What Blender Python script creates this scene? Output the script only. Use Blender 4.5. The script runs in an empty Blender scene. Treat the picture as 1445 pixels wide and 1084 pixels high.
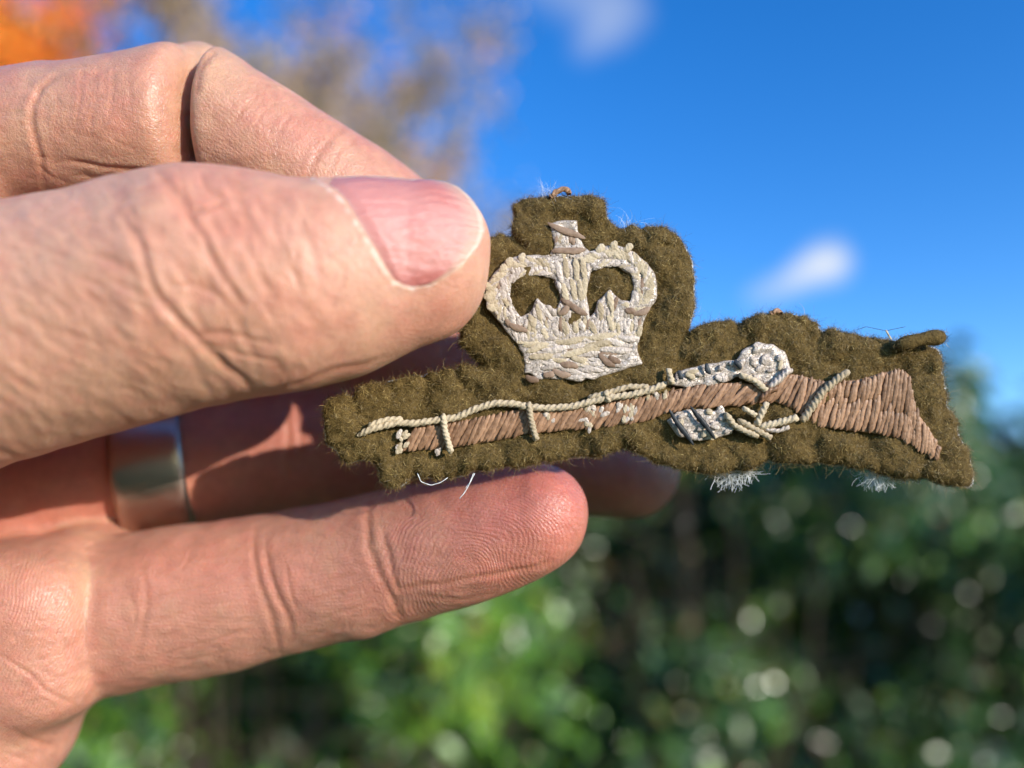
import bpy, math, random
import numpy as np
from mathutils import Vector, Matrix

random.seed(7); rng = np.random.default_rng(7)
SC = bpy.context.scene
COL = SC.collection

# ------------------------------------------------------------------ camera
F = 1124.0                 # focal length in photo pixels (photo 1445 x 1084)
CX, CY = 722.5, 542.0
CAMZ = 1.5                 # eye height in metres
PITCH = math.radians(12.5)   # the camera looks a little upwards
RP = np.array([[1, 0, 0], [0, math.cos(PITCH), -math.sin(PITCH)], [0, math.sin(PITCH), math.cos(PITCH)]])
cam = bpy.data.cameras.new('camera'); camo = bpy.data.objects.new('camera', cam); COL.objects.link(camo)
camo.location = (0, 0, CAMZ); camo.rotation_euler = (math.radians(90)+PITCH, 0, 0)
cam.sensor_width = 36; cam.lens = F*36/1445; cam.clip_start = 0.005; cam.clip_end = 3000
cam.dof.use_dof = True; cam.dof.focus_distance = 0.0985; cam.dof.aperture_fstop = 28.0/3.7
SC.camera = camo

# ------------------------------------------------------------------ sky, sun, exposure
SUN = Vector(RP @ np.array([0.70, -0.63, 0.333])).normalized()       # towards the sun
elev = math.asin(SUN.z); rot = math.atan2(SUN.x, SUN.y)
W = bpy.data.worlds.new('World'); SC.world = W; W.use_nodes = True
nt = W.node_tree; nt.nodes.clear()
def N(nt, t, **kw):
    n = nt.nodes.new(t)
    for k, v in kw.items():
        if k.startswith('i_'): n.inputs[k[2:].replace('_', ' ')].default_value = v
        else: setattr(n, k, v)
    return n
out = N(nt, 'ShaderNodeOutputWorld'); bg = N(nt, 'ShaderNodeBackground')
sky = N(nt, 'ShaderNodeTexSky'); sky.sky_type = 'NISHITA'; sky.sun_disc = False
sky.sun_elevation = elev; sky.sun_rotation = rot; sky.ozone_density = 2.5; sky.air_density = 1.0; sky.dust_density = 0.0; sky.altitude = 600
hs = N(nt, 'ShaderNodeHueSaturation'); hs.inputs['Saturation'].default_value = 1.33; hs.inputs['Hue'].default_value = 0.515
hs.inputs['Value'].default_value = 1.18
nt.links.new(sky.outputs[0], hs.inputs['Color'])
# wisps of cloud: soft capsules in direction space broken up by noise
geo = N(nt, 'ShaderNodeTexCoord')
def cloud_mask(a, b, ra, rb, dens, nscale):
    """a,b = photo pixels of the wisp's two ends -> view directions; ra, rb angular radii"""
    va, vb = (Vector(RP @ np.array([(q[0]-CX)/F, 1, (CY-q[1])/F])).normalized() for q in (a, b))
    no = N(nt, 'ShaderNodeTexNoise'); no.inputs['Scale'].default_value = nscale; no.inputs['Detail'].default_value = 3
    nt.links.new(geo.outputs['Generated'], no.inputs['Vector'])
    sub0 = N(nt, 'ShaderNodeVectorMath', operation='MULTIPLY_ADD'); sub0.inputs[1].default_value = (.045,)*3
    nt.links.new(no.outputs['Color'], sub0.inputs[0]); nt.links.new(geo.outputs['Generated'], sub0.inputs[2])
    sub = N(nt, 'ShaderNodeVectorMath', operation='SUBTRACT'); sub.inputs[1].default_value = va+Vector((.0225,)*3)
    nt.links.new(sub0.outputs[0], sub.inputs[0])
    ab = vb-va; L2 = ab.length_squared
    dot = N(nt, 'ShaderNodeVectorMath', operation='DOT_PRODUCT'); dot.inputs[1].default_value = ab/L2
    nt.links.new(sub.outputs[0], dot.inputs[0])
    cl = N(nt, 'ShaderNodeClamp'); nt.links.new(dot.outputs['Value'], cl.inputs[0])
    sc = N(nt, 'ShaderNodeVectorMath', operation='SCALE'); sc.inputs[0].default_value = ab; nt.links.new(cl.outputs[0], sc.inputs['Scale'])
    di = N(nt, 'ShaderNodeVectorMath', operation='DISTANCE'); nt.links.new(sub.outputs[0], di.inputs[0]); nt.links.new(sc.outputs[0], di.inputs[1])
    rad = N(nt, 'ShaderNodeMapRange'); rad.inputs['To Min'].default_value = ra; rad.inputs['To Max'].default_value = rb; nt.links.new(cl.outputs[0], rad.inputs['Value'])
    q = N(nt, 'ShaderNodeMath', operation='DIVIDE'); nt.links.new(di.outputs['Value'], q.inputs[0]); nt.links.new(rad.outputs[0], q.inputs[1])
    mr = N(nt, 'ShaderNodeMapRange', interpolation_type='SMOOTHSTEP'); mr.inputs['From Min'].default_value = 1.0; mr.inputs['From Max'].default_value = 0.0
    mr.inputs['To Min'].default_value = 0; mr.inputs['To Max'].default_value = 1; nt.links.new(q.outputs[0], mr.inputs['Value'])
    dn = N(nt, 'ShaderNodeMapRange'); dn.inputs['To Min'].default_value = dens[0]; dn.inputs['To Max'].default_value = dens[1]; nt.links.new(cl.outputs[0], dn.inputs['Value'])
    mu = N(nt, 'ShaderNodeMath', operation='MULTIPLY'); nt.links.new(mr.outputs[0], mu.inputs[0]); nt.links.new(dn.outputs[0], mu.inputs[1])
    return mu
prev = hs.outputs[0]
CLOUD_COL = (2.9, 3.05, 3.25, 1)
for a, b, ra, rb, de, ns in (((1062, 425), (1168, 366), .022, .039, (.22, 1.0), 9), ((770, -15), (850, 10), .05, .06, (.18, .30), 9), ((830, 62), (895, 15), .035, .035, (.18, .16), 11)):
    m_ = cloud_mask(a, b, ra, rb, de, ns)
    mx = N(nt, 'ShaderNodeMix', data_type='RGBA'); nt.links.new(m_.outputs[0], mx.inputs['Factor'])
    nt.links.new(prev, mx.inputs[6]); mx.inputs[7].default_value = CLOUD_COL; prev = mx.outputs[2]
nt.links.new(prev, bg.inputs['Color']); bg.inputs['Strength'].default_value = 0.15
nt.links.new(bg.outputs[0], out.inputs[0])
sl = bpy.data.lights.new('sun', 'SUN'); slo = bpy.data.objects.new('sun', sl); COL.objects.link(slo)
sl.energy = 2.75; sl.angle = math.radians(0.53); sl.color = (1, .93, .82)
slo.rotation_euler = SUN.to_track_quat('Z', 'Y').to_euler(); slo.location = SUN*5
vs = SC.view_settings
vs.view_transform = 'Standard'; vs.look = 'None'; vs.gamma = 1; vs.use_curve_mapping = False; vs.exposure = 1.0
SC.cycles.max_bounces = 8; SC.cycles.use_denoising = True; SC.cycles.sample_clamp_indirect = 8

# ------------------------------------------------------------------ helpers
def smat(name):
    m = bpy.data.materials.new(name); m.use_nodes = True
    p = m.node_tree.nodes['Principled BSDF']
    return m, m.node_tree, p
def link(nt, a, b): nt.links.new(a, b)
def vnoise(p, scale, seed=0):
    """smooth value noise in numpy, 0..1 ; p (n,3)"""
    q = p*scale; i = np.floor(q).astype(np.int64); f = q-i; f = f*f*(3-2*f)
    def h(ix, iy, iz):
        n = (ix*73856093) ^ (iy*19349663) ^ (iz*83492791) ^ (seed*2654435761)
        n = (n ^ (n >> 13))*1274126177; n = n ^ (n >> 16)
        return (n & 0xffff)/65535.0
    r = 0
    for a in (0, 1):
        for b in (0, 1):
            for c in (0, 1):
                w = (f[:, 0] if a else 1-f[:, 0])*(f[:, 1] if b else 1-f[:, 1])*(f[:, 2] if c else 1-f[:, 2])
                r = r+w*h(i[:, 0]+a, i[:, 1]+b, i[:, 2]+c)
    return r
def mesh_from(name, V, faces_flat, nper, smooth=True):
    """fast mesh build; faces_flat (n, nper)"""
    me = bpy.data.meshes.new(name)
    V = np.asarray(V, dtype=np.float32); Fc = np.asarray(faces_flat, dtype=np.int32)
    me.vertices.add(len(V)); me.vertices.foreach_set('co', V.ravel())
    me.loops.add(Fc.size); me.loops.foreach_set('vertex_index', Fc.ravel())
    me.polygons.add(len(Fc)); me.polygons.foreach_set('loop_start', np.arange(0, Fc.size, nper, dtype=np.int32))
    me.update(calc_edges=True); me.validate()
    me.polygons.foreach_set('use_smooth', np.full(len(me.polygons), smooth))
    return me
def obj(name, me, mat=None, parent=None, loc=None):
    o = bpy.data.objects.new(name, me); COL.objects.link(o)
    if mat is not None: me.materials.append(mat)
    if parent is not None: o.parent = parent
    if loc is not None: o.location = loc
    return o
def tag(o, label, cat, group=None):
    o['label'] = label; o['category'] = cat
    if group: o['group'] = group
def empty(name, loc):
    o = bpy.data.objects.new(name, None); COL.objects.link(o); o.location = loc; o.empty_display_size = .01
    return o
def surface_nets(f, X, Y, Z):
    s = f < 0
    n = np.zeros(tuple(d-1 for d in f.shape), np.int8)
    for a in (0, 1):
        for b in (0, 1):
            for c in (0, 1):
                n += s[a:s.shape[0]-1+a, b:s.shape[1]-1+b, c:s.shape[2]-1+c]
    act = (n > 0) & (n < 8); I, J, K = np.nonzero(act)
    ids = np.full(n.shape, -1, np.int32); ids[act] = np.arange(len(I), dtype=np.int32)
    P = np.zeros((len(I), 3)); cnt = np.zeros(len(I))
    cor = {}
    for a in (0, 1):
        for b in (0, 1):
            for c in (0, 1): cor[a, b, c] = f[I+a, J+b, K+c].astype(np.float64)
    for ax in range(3):
        for u in (0, 1):
            for v in (0, 1):
                o = [u, v]; c0 = o[:ax]+[0]+o[ax:]; c1 = o[:ax]+[1]+o[ax:]
                a, b = cor[tuple(c0)], cor[tuple(c1)]
                m = (a < 0) != (b < 0); t = np.where(m, a/np.where(m, a-b, 1), 0)
                pos = [X[I+c0[0]], Y[J+c0[1]], Z[K+c0[2]]]; pe = [X[I+c1[0]], Y[J+c1[1]], Z[K+c1[2]]]
                for q in range(3): P[:, q] += np.where(m, pos[q]+t*(pe[q]-pos[q]), 0)
                cnt += m
    P /= cnt[:, None]
    quads = []
    sh = f.shape
    e = s[:-1] != s[1:]; i, j, k = np.nonzero(e[:, 1:-1, 1:-1]); j += 1; k += 1
    q = np.stack([ids[i, j-1, k-1], ids[i, j, k-1], ids[i, j, k], ids[i, j-1, k]], 1); fl = s[i, j, k]; q[~fl] = q[~fl][:, ::-1]; quads.append(q)
    e = s[:, :-1] != s[:, 1:]; i, j, k = np.nonzero(e[1:-1, :, 1:-1]); i += 1; k += 1
    q = np.stack([ids[i-1, j, k-1], ids[i-1, j, k], ids[i, j, k], ids[i, j, k-1]], 1); fl = s[i, j, k]; q[~fl] = q[~fl][:, ::-1]; quads.append(q)
    e = s[:, :, :-1] != s[:, :, 1:]; i, j, k = np.nonzero(e[1:-1, 1:-1, :]); i += 1; j += 1
    q = np.stack([ids[i-1, j-1, k], ids[i, j-1, k], ids[i, j, k], ids[i-1, j, k]], 1); fl = s[i, j, k]; q[~fl] = q[~fl][:, ::-1]; quads.append(q)
    return P, np.concatenate(quads)
def edges_of(Q):
    E = np.concatenate([Q[:, [0, 1]], Q[:, [1, 2]], Q[:, [2, 3]], Q[:, [3, 0]]]); E.sort(axis=1)
    return np.unique(E, axis=0, return_inverse=True)
def laplace(V, E, lam):
    s = np.zeros_like(V); c = np.bincount(E.ravel(), minlength=len(V)).astype(float)
    for q in range(3):
        s[:, q] = np.bincount(E[:, 0], V[E[:, 1], q], len(V))+np.bincount(E[:, 1], V[E[:, 0], q], len(V))
    return V+lam*(s/np.maximum(c, 1)[:, None]-V)
def subdivide(V, Q):
    E, inv = edges_of(Q); nq = len(Q); nv = len(V); ne = len(E)
    inv = inv.ravel(); e0, e1, e2, e3 = (nv+inv[k*nq:(k+1)*nq] for k in range(4)); fc = nv+ne+np.arange(nq)
    V2 = np.concatenate([V, V[E].mean(1), V[Q].mean(1)])
    Q2 = np.concatenate([np.stack(a, 1) for a in ((Q[:, 0], e0, fc, e3), (Q[:, 1], e1, fc, e0), (Q[:, 2], e2, fc, e1), (Q[:, 3], e3, fc, e2))])
    return V2, Q2
def vnormals(V, Q):
    n = np.cross(V[Q[:, 2]]-V[Q[:, 0]], V[Q[:, 3]]-V[Q[:, 1]]); r = np.zeros_like(V)
    for k in range(4):
        for q in range(3): r[:, q] += np.bincount(Q[:, k], n[:, q], len(V))
    return r/np.maximum(np.linalg.norm(r, axis=1), 1e-12)[:, None]
def fix_orient(V, Q):
    n = np.cross(V[Q[:, 2]]-V[Q[:, 0]], V[Q[:, 3]]-V[Q[:, 1]])
    if (n*(V[Q].mean(1)-V.mean(0))).sum() < 0: Q = Q[:, ::-1].copy()
    return Q
# build space: millimetres (x right, depth away from the camera, up) with its zero at the eye
def B(px, py, d): return np.array([(px-CX)*d/F, d, (CY-py)*d/F])
def world(V): return (np.asarray(V)*0.001) @ RP.T+np.array([0, 0, CAMZ])
def set_attr(me, name, vals, typ='FLOAT'):
    a = me.attributes.new(name, typ, 'POINT')
    if typ == 'FLOAT': a.data.foreach_set('value', np.asarray(vals, np.float32))
    else:
        c = np.ones((len(vals), 4), np.float32); c[:, :3] = vals; a.data.foreach_set('color', c.ravel())

# ------------------------------------------------------------------ ground
def make_ground():
    m, t, p = smat('lawn'); no = N(t, 'ShaderNodeTexNoise'); no.inputs['Scale'].default_value = 3; no.inputs['Detail'].default_value = 8
    rp = N(t, 'ShaderNodeValToRGB'); rp.color_ramp.elements[0].color = (.025, .05, .012, 1); rp.color_ramp.elements[1].color = (.07, .12, .03, 1)
    tc = N(t, 'ShaderNodeTexCoord'); link(t, tc.outputs['Object'], no.inputs['Vector']); link(t, no.outputs[0], rp.inputs[0]); link(t, rp.outputs[0], p.inputs['Base Color']); p.inputs['Roughness'].default_value = .9
    s = 1500
    me = mesh_from('ground', [(-s, -s, 0), (s, -s, 0), (s, s, 0), (-s, s, 0)], [(0, 1, 2, 3)], 4, False)
    o = obj('ground', me, m); o['kind'] = 'structure'
make_ground()

# ------------------------------------------------------------------ foliage
def leaf_material(name, rough, spec=.5, transl=.25):
    m, t, p = smat(name)
    at = N(t, 'ShaderNodeAttribute'); at.attribute_name = 'leaf_colour'
    link(t, at.outputs['Color'], p.inputs['Base Color']); p.inputs['Roughness'].default_value = rough
    p.inputs['Specular IOR Level'].default_value = spec
    tr = N(t, 'ShaderNodeBsdfTranslucent'); link(t, at.outputs['Color'], tr.inputs['Color'])
    mx = N(t, 'ShaderNodeMixShader'); mx.inputs[0].default_value = transl
    o = t.nodes['Material Output']; link(t, p.outputs[0], mx.inputs[1]); link(t, tr.outputs[0], mx.inputs[2]); link(t, mx.outputs[0], o.inputs[0])
    return m
def leaves(name, P, D, Nn, L, Wd, col, mat, parent):
    """P base points, D length dir, Nn normals, L lengths, Wd widths -> folded 5-vertex leaves"""
    n = len(P); D = D/np.linalg.norm(D, axis=1)[:, None]
    S = np.cross(D, Nn); S /= np.linalg.norm(S, axis=1)[:, None]+1e-9; U = np.cross(S, D)
    L = L[:, None]; Wd = Wd[:, None]
    v = np.stack([P, P+D*L*.45+S*Wd*.5+U*Wd*.06, P+D*L, P+D*L*.45-S*Wd*.5+U*Wd*.06, P+D*L*.5], 1).reshape(-1, 3)
    b = (np.arange(n)*5)[:, None]
    f = np.concatenate([b+np.array([[0, 4, 1]]), b+np.array([[1, 4, 2]]), b+np.array([[4, 3, 2]]), b+np.array([[0, 3, 4]])])
    me = mesh_from(name, v, f, 3, False); set_attr(me, 'leaf_colour', np.repeat(col, 5, axis=0), 'FLOAT_COLOR')
    o = obj(name, me, mat, parent); o['kind'] = 'stuff'
    return o
def twig_mesh(name, segs):
    """segs: list of (p0, p1, r0, r1) -> 5 sided tapered prisms"""
    s = np.array([(*a, *b, c, d) for a, b, c, d in segs]); n = len(s); a, b = s[:, :3], s[:, 3:6]
    d = b-a; d /= np.linalg.norm(d, axis=1)[:, None]+1e-9
    ref = np.where(np.abs(d[:, 2:3]) < .9, [[0, 0, 1.]], [[1., 0, 0]]); u = np.cross(d, ref); u /= np.linalg.norm(u, axis=1)[:, None]; w = np.cross(d, u)
    k = 5; ang = np.arange(k)*2*math.pi/k
    ring = u[:, None]*np.cos(ang)[None, :, None]+w[:, None]*np.sin(ang)[None, :, None]
    v = np.concatenate([a[:, None]+ring*s[:, 6][:, None, None], b[:, None]+ring*s[:, 7][:, None, None]], 1).reshape(-1, 3)
    bb = (np.arange(n)*2*k)[:, None]; f = np.concatenate([bb+np.array([[i, (i+1) % k, k+(i+1) % k, k+i]]) for i in range(k)])
    return mesh_from(name, v, f, 4, True)

def make_hedge():
    root = empty('hedge', (0.6, 2.9, 0)); tag(root, 'clipped glossy green hedge of small leaves behind the hand and badge', 'hedge')
    inv = np.array([-0.6, -2.9, 0])
    n = 104000
    x = rng.uniform(-2.6, 3.6, n); z = rng.uniform(0, 1, n)**.8
    top = 2.06+.10*np.sin(x*2.1+1)+.07*np.sin(x*5.3)+.05*np.sin(x*11)+.16*np.clip((x-1.0)*2, 0, 1)
    z = z*top
    bulge = .22*np.sin(x*3.1+z*4)+.16*np.sin(x*7.3-z*6.1+1)+.13*np.sin(z*9+x*2)
    dep = rng.exponential(.16, n); inner = np.arange(n) > 54000; core = np.arange(n) > 92000
    dep[inner] = rng.uniform(.42, 1.05, inner.sum()); dep[core] = rng.uniform(1.0, 1.35, core.sum()); z[inner] *= .985
    y = 2.45+bulge+dep+np.maximum(z-top+.2, 0)*.4
    P = np.stack([x, y, z], 1)
    q = vnoise(P, 3.2, 3)*.6+vnoise(P, 8, 4)*.4
    keep = (q > .475) | (rng.random(n) < .10) | inner
    P = P[keep]; x, y, z = P.T; q = q[keep]; n = len(P); dep = dep[keep]; inner = inner[keep]; core = core[keep]
    D = rng.normal(0, 1, (n, 3))*[1, .7, 1]+[0, -.5, -.35]
    Nn = rng.normal(0, 1, (n, 3))*np.where(rng.random(n) < .40, .11, .5)[:, None]+np.array([.37, -.91, .16])
    L = .02+.062*rng.random(n)**1.3; L = np.where(inner, L*1.7, L); L = np.where(core, rng.uniform(.11, .17, n), L); Wd = L*rng.uniform(.45, .62, n)
    pal = np.array([(.030, .075, .014), (.045, .10, .018), (.022, .055, .016), (.07, .13, .02), (.035, .07, .03)])
    col = pal[rng.integers(0, len(pal), n)]*rng.uniform(.8, 2.1, (n, 1))
    warm = vnoise(P, 1.7, 9)
    lime = (np.hypot(x+.25, (z-1.25)*1.0) < .27) & (rng.random(n) < .75)
    col[lime] = np.array([.26, .36, .04])*rng.uniform(.8, 1.25, (lime.sum(), 1))
    lime2 = (x < .25) & (rng.random(n) < .5); col[lime2] = np.array([.13, .27, .025])*rng.uniform(.6, 1.4, (lime2.sum(), 1))
    dead = (rng.random(n) < .018+.09*(warm > .66)*(z < .75)); col[dead] = np.array([.30, .15, .07])*rng.uniform(.6, 1.4, (dead.sum(), 1))
    yel = rng.random(n) < .03; col[yel] = np.array([.26, .25, .05])
    leaves('foliage', P+inv, D, Nn, L, Wd, col, leaf_material('glossy_hedge_leaf', .24, .7, .12), root)
    segs = []
    for i in range(170):
        bx = rng.uniform(-2.5, 3.5); p = np.array([bx, 2.85+rng.normal(0, .12), 0.]); r = rng.uniform(.006, .014); h = rng.uniform(1.3, 1.9)
        k = 6
        for j in range(k):
            q_ = p+np.array([rng.normal(0, .07), rng.normal(-.03, .06), h/k]); segs.append((p+inv, q_+inv, r*(1-.12*j), r*(1-.12*(j+1)))); p = q_
            if j > 1:
                e = p+np.array([rng.normal(0, .2), -rng.uniform(.1, .4), rng.uniform(0, .15)]); segs.append((p+inv, e+inv, r*.5, r*.15))
    m, t, p_ = smat('hedge_bark'); p_.inputs['Base Color'].default_value = (.09, .06, .04, 1); p_.inputs['Roughness'].default_value = .9
    obj('branches', twig_mesh('branches', segs), m, root)
make_hedge()

def make_tree():
    base = np.array([-4.5, 9.4, 0.]); root = empty('autumn_tree', tuple(base)); tag(root, 'half bare autumn tree with orange leaves against the sky', 'tree')
    segs_t = []; segs_b = []; tips = []
    def grow(p, d, r, L, lev):
        k = 4
        for j in range(k):
            d = d+rng.normal(0, .16, 3)+np.array([0, 0, .02]); d /= np.linalg.norm(d)
            q = p+d*L/k; r1 = max(r*.86, .004)
            (segs_t if lev == 0 else segs_b).append((p, q, r, r1)); p, r = q, r1
            if lev >= 2: tips.append((p, lev))
            if 0 < lev < 5 and (j < k-1) and rng.random() < .85:
                dd = d+rng.normal(0, .75, 3); dd /= np.linalg.norm(dd); grow(p, dd, r*.55, L*.60, lev+1)
        if 0 < lev < 4:
            for _ in range(2):
                dd = d*.8+rng.normal(0, .62, 3); dd /= np.linalg.norm(dd); grow(p, dd, r*.68, L*.70, lev+1)
    grow(np.zeros(3), np.array([0.03, 0, 1.]), .22, 5.6, 0)
    for i, a in enumerate(np.linspace(0, 2*math.pi, 12)[:-1]):
        grow(np.array([.1, 0, 4.2+(.28*i) % 2.0]), np.array([math.cos(a), math.sin(a)*.8, rng.uniform(.15, .95)]), .085, 2.5, 1)
    m, t, p_ = smat('tree_bark'); no = N(t, 'ShaderNodeTexNoise'); no.inputs['Scale'].default_value = 30
    rp = N(t, 'ShaderNodeValToRGB'); rp.color_ramp.elements[0].color = (.07, .055, .045, 1); rp.color_ramp.elements[1].color = (.19, .15, .125, 1)
    link(t, no.outputs[0], rp.inputs[0]); link(t, rp.outputs[0], p_.inputs['Base Color']); p_.inputs['Roughness'].default_value = .9
    obj('trunk', twig_mesh('trunk', segs_t), m, root); obj('branches', twig_mesh('branches', segs_b), m, root)
    T0 = np.array([a for a, b in tips]); n = 80000
    T = T0[rng.integers(0, len(T0), n)]+rng.normal(0, .12, (n, 3))
    # leaves hang in clumps; the side away from the hedge's gap keeps most of its orange
    cl = vnoise(T+50, 1.1, 61)*.6+vnoise(T+50, 2.6, 62)*.4
    left = np.clip((-T[:, 0]+1.0)/2.2, 0, 1)
    orange = cl*.8+left*.50 > .62
    keep = orange | (cl > .375); T = T[keep]; orange = orange[keep]; n = len(T)
    col = np.where(orange[:, None], np.array([[.92, .35, .045]]), np.array([[.42, .30, .195]]))*rng.uniform(.8, 2.1, (n, 1))
    g = rng.random(n) < .10; col[g] = (.20, .20, .05)
    leaves('crown', T, rng.normal(0, 1, (n, 3))+[0, 0, -.6], rng.normal(0, 1, (n, 3))+[.3, -.6, .4], rng.uniform(.06, .12, n), rng.uniform(.045, .085, n), col, leaf_material('autumn_leaf', .6, .3, .4), root)
    print('tree segs', len(segs_b), 'leaves', n, 'extent', T0.min(0), T0.max(0))
make_tree()

# ------------------------------------------------------------------ the hand (signed distance sculpt, one continuous surface)
# each digit is a tube swept along x: (photo x, upper edge y, lower edge y, depth of its axis mm, half thickness in depth mm)
DIG = {
 'thumb': dict(st=[(-1000, 480, 1000, 116, 17), (-700, 430, 930, 111, 17), (-450, 380, 860, 105, 16.5), (-200, 330, 740, 97, 15), (-60, 300, 690, 93.5, 13.5), (0, 288, 660, 92, 13), (60, 277, 644, 91.5, 12.5),
      (110, 267, 626, 91, 12), (200, 246, 602, 90.5, 11.6), (270, 233, 580, 90, 11.6), (345, 240, 563, 90, 11), (440, 256, 550, 89.6, 9.4), (520, 251, 527, 91.0, 8.7), (585, 257, 494, 92.5, 8.1)], tip=693, p=2.3),
 'index_a': dict(st=[(-420, 260, 560, 118, 13), (-250, 190, 420, 114, 12), (-100, 140, 330, 111, 11), (0, 108, 305, 109, 10.2), (50, 98, 298, 108.5, 9.8), (120, 91, 290, 108, 9.6), (200, 78, 286, 108, 9.7), (238, 69, 285, 108, 9.6)], tip=279, p=2.8),
 'index_b': dict(st=[(318, 73, 292, 109, 8.9), (350, 92, 304, 109, 8.8), (400, 122, 332, 109, 8.7), (440, 147, 356, 109.3, 8.4), (480, 172, 380, 110, 8.6), (530, 206, 416, 111, 8.6), (580, 242, 445, 111.8, 8.4), (625, 277, 462, 112.4, 8.0), (655, 305, 470, 112.6, 7.7)], tip=716, p=2.2, start=288),
 'middle': dict(st=[(-420, 470, 720, 129, 12.5), (0, 400, 600, 128, 11.6), (300, 385, 575, 134, 11.3), (500, 395, 580, 136, 11), (650, 430, 592, 136, 10.5), (720, 450, 600, 135, 10)], tip=800, p=2.2),
 'ring': dict(st=[(-420, 690, 920, 128, 12.5), (-150, 640, 880, 128, 12), (0, 600, 820, 128, 11.9), (100, 588, 782, 129, 11.6), (190, 560, 752, 130, 11.4), (300, 547, 744, 132, 11.5), (380, 538, 736, 133.5, 11.3), (450, 532, 726, 134.5, 11.4), (600, 540, 718, 135.5, 10.9), (700, 552, 712, 135, 10.3), (800, 570, 724, 133.5, 10.2), (868, 582, 732, 132, 9.8)], tip=955, p=2.1),
 'little': dict(st=[(-300, 830, 1050, 121, 12), (0, 780, 1004, 118, 11), (100, 765, 990, 117.3, 10.7), (200, 750, 972, 117, 10.5), (300, 735, 950, 117, 10.2), (355, 727, 942, 117, 10.2), (385, 724, 928, 116.8, 9.7), (420, 718, 918, 116.4, 9.8), (480, 706, 906, 115.4, 9.8), (528, 696, 898, 114.2, 9.5), (550, 692, 884, 113.5, 9.1), (600, 679, 870, 112, 9.3), (680, 661, 848, 109.8, 9.0), (738, 655, 822, 108.4, 8.4)], tip=829, p=2.1),
 'slab': dict(st=[(-2600, 700, 1250, 128, 24), (-1900, 620, 1160, 128, 23), (-1300, 520, 1130, 127, 21), (-900, 420, 1160, 126, 20), (-600, 330, 1170, 125, 19), (-300, 235, 1150, 128, 18), (-120, 190, 1120, 130, 16.5), (-60, 185, 1090, 130, 15)], tip=95, p=2.2),
}
def prep(D):
    st = np.array(D['st'], float); x = (st[:, 0]-CX)*st[:, 3]/F
    top = (CY-st[:, 1])*st[:, 3]/F; bot = (CY-st[:, 2])*st[:, 3]/F
    xs = np.arange(x[0], x[-1]+.25, .25)
    out = []
    w = np.exp(-.5*(np.arange(-14, 15)/5.)**2); w /= w.sum()
    for a in ((top+bot)/2, (top-bot)/2, st[:, 3], st[:, 4]):
        y = np.interp(xs, x, a); k = 14
        y = np.convolve(np.concatenate([2*y[0]-y[1:k+1][::-1], y, 2*y[-1]-y[-k-1:-1][::-1]]), w, 'valid'); out.append(y)
    D['xs'] = xs; D['prof'] = out; D['xe'] = x[-1]; D['Le'] = (D['tip']-CX)*st[-1, 3]/F-x[-1]
    D['sl'] = [(a[-1]-a[-17])/4. for a in out]; D['x0'] = x[0]; D['Ls'] = x[0]-(D['start']-CX)*st[0, 3]/F if 'start' in D else 14.
for D in DIG.values(): prep(D)
def tube(D, x, y, z):
    """x (right), y (up), z (depth) broadcastable arrays"""
    c, r, dc, rd = (np.interp(x, D['xs'], a).astype(np.float32) for a in D['prof'])
    p = D['p']; e = np.maximum(x-D['xe'], 0)/D['Le']+np.maximum(D['x0']-x, 0)/D['Ls']
    g = np.maximum(x-D['xe'], 0); g = (1-np.exp(-g/D['Le']*1.6))*D['Le']/1.6      # keep axis and girth drifting past the last station
    c = c+D['sl'][0]*g; r = r+D['sl'][1]*g*.6; dc = dc+D['sl'][2]*g; rd = rd+D['sl'][3]*g*.6
    q = np.abs((y-c)/r)**2+np.abs((z-dc)/rd)**2
    q = np.where(e > 0, (np.sqrt(q)**p+np.abs(e)**p)**(2/p), q)
    return (np.sqrt(q)-1)*np.minimum(r, rd)
# pads and folds: (photo x, y, depth, radius x px, radius y px, radius depth mm)
PADS = {
 'pad_index': (-34, 236, 110.5, 94, 98, 12.0), 'pad_middle': (20, 470, 131, 112, 130, 12), 'pad_ring': (58, 694, 129.5, 122, 100, 11.5),
 'pad_little': (36, 886, 113.5, 130, 124, 12.2), 'hypothenar': (-90, 1015, 115, 192, 150, 15), 'heel': (-420, 1010, 118, 300, 180, 19),
 'web_fold': (138, 758, 122, 50, 26, 10), 'base_fold': (174, 862, 112.0, 24, 38, 5), 'base_fold_b': (166, 912, 112.6, 20, 32, 4.6),
}
def pad(pv, x, y, z):
    px, py, d, rx, ry, rd = pv; k = d/F
    e = 3.2 if pv[3] in (130, 94) else 2.0
    q = np.abs((x-(px-CX)*k)/(rx*k))**e+np.abs((y-(CY-py)*k)/(ry*k))**e+np.abs((z-d)/rd)**e
    return (q**(1/e)-1)*min(rx*k, ry*k, rd)
KNUCKLE = (284, 152, 114.0, 60, 84, 7.6)
def smin(a, b, k):
    h = np.maximum(k-np.abs(a-b), 0)/k
    return np.minimum(a, b)-h*h*k*.25
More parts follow.
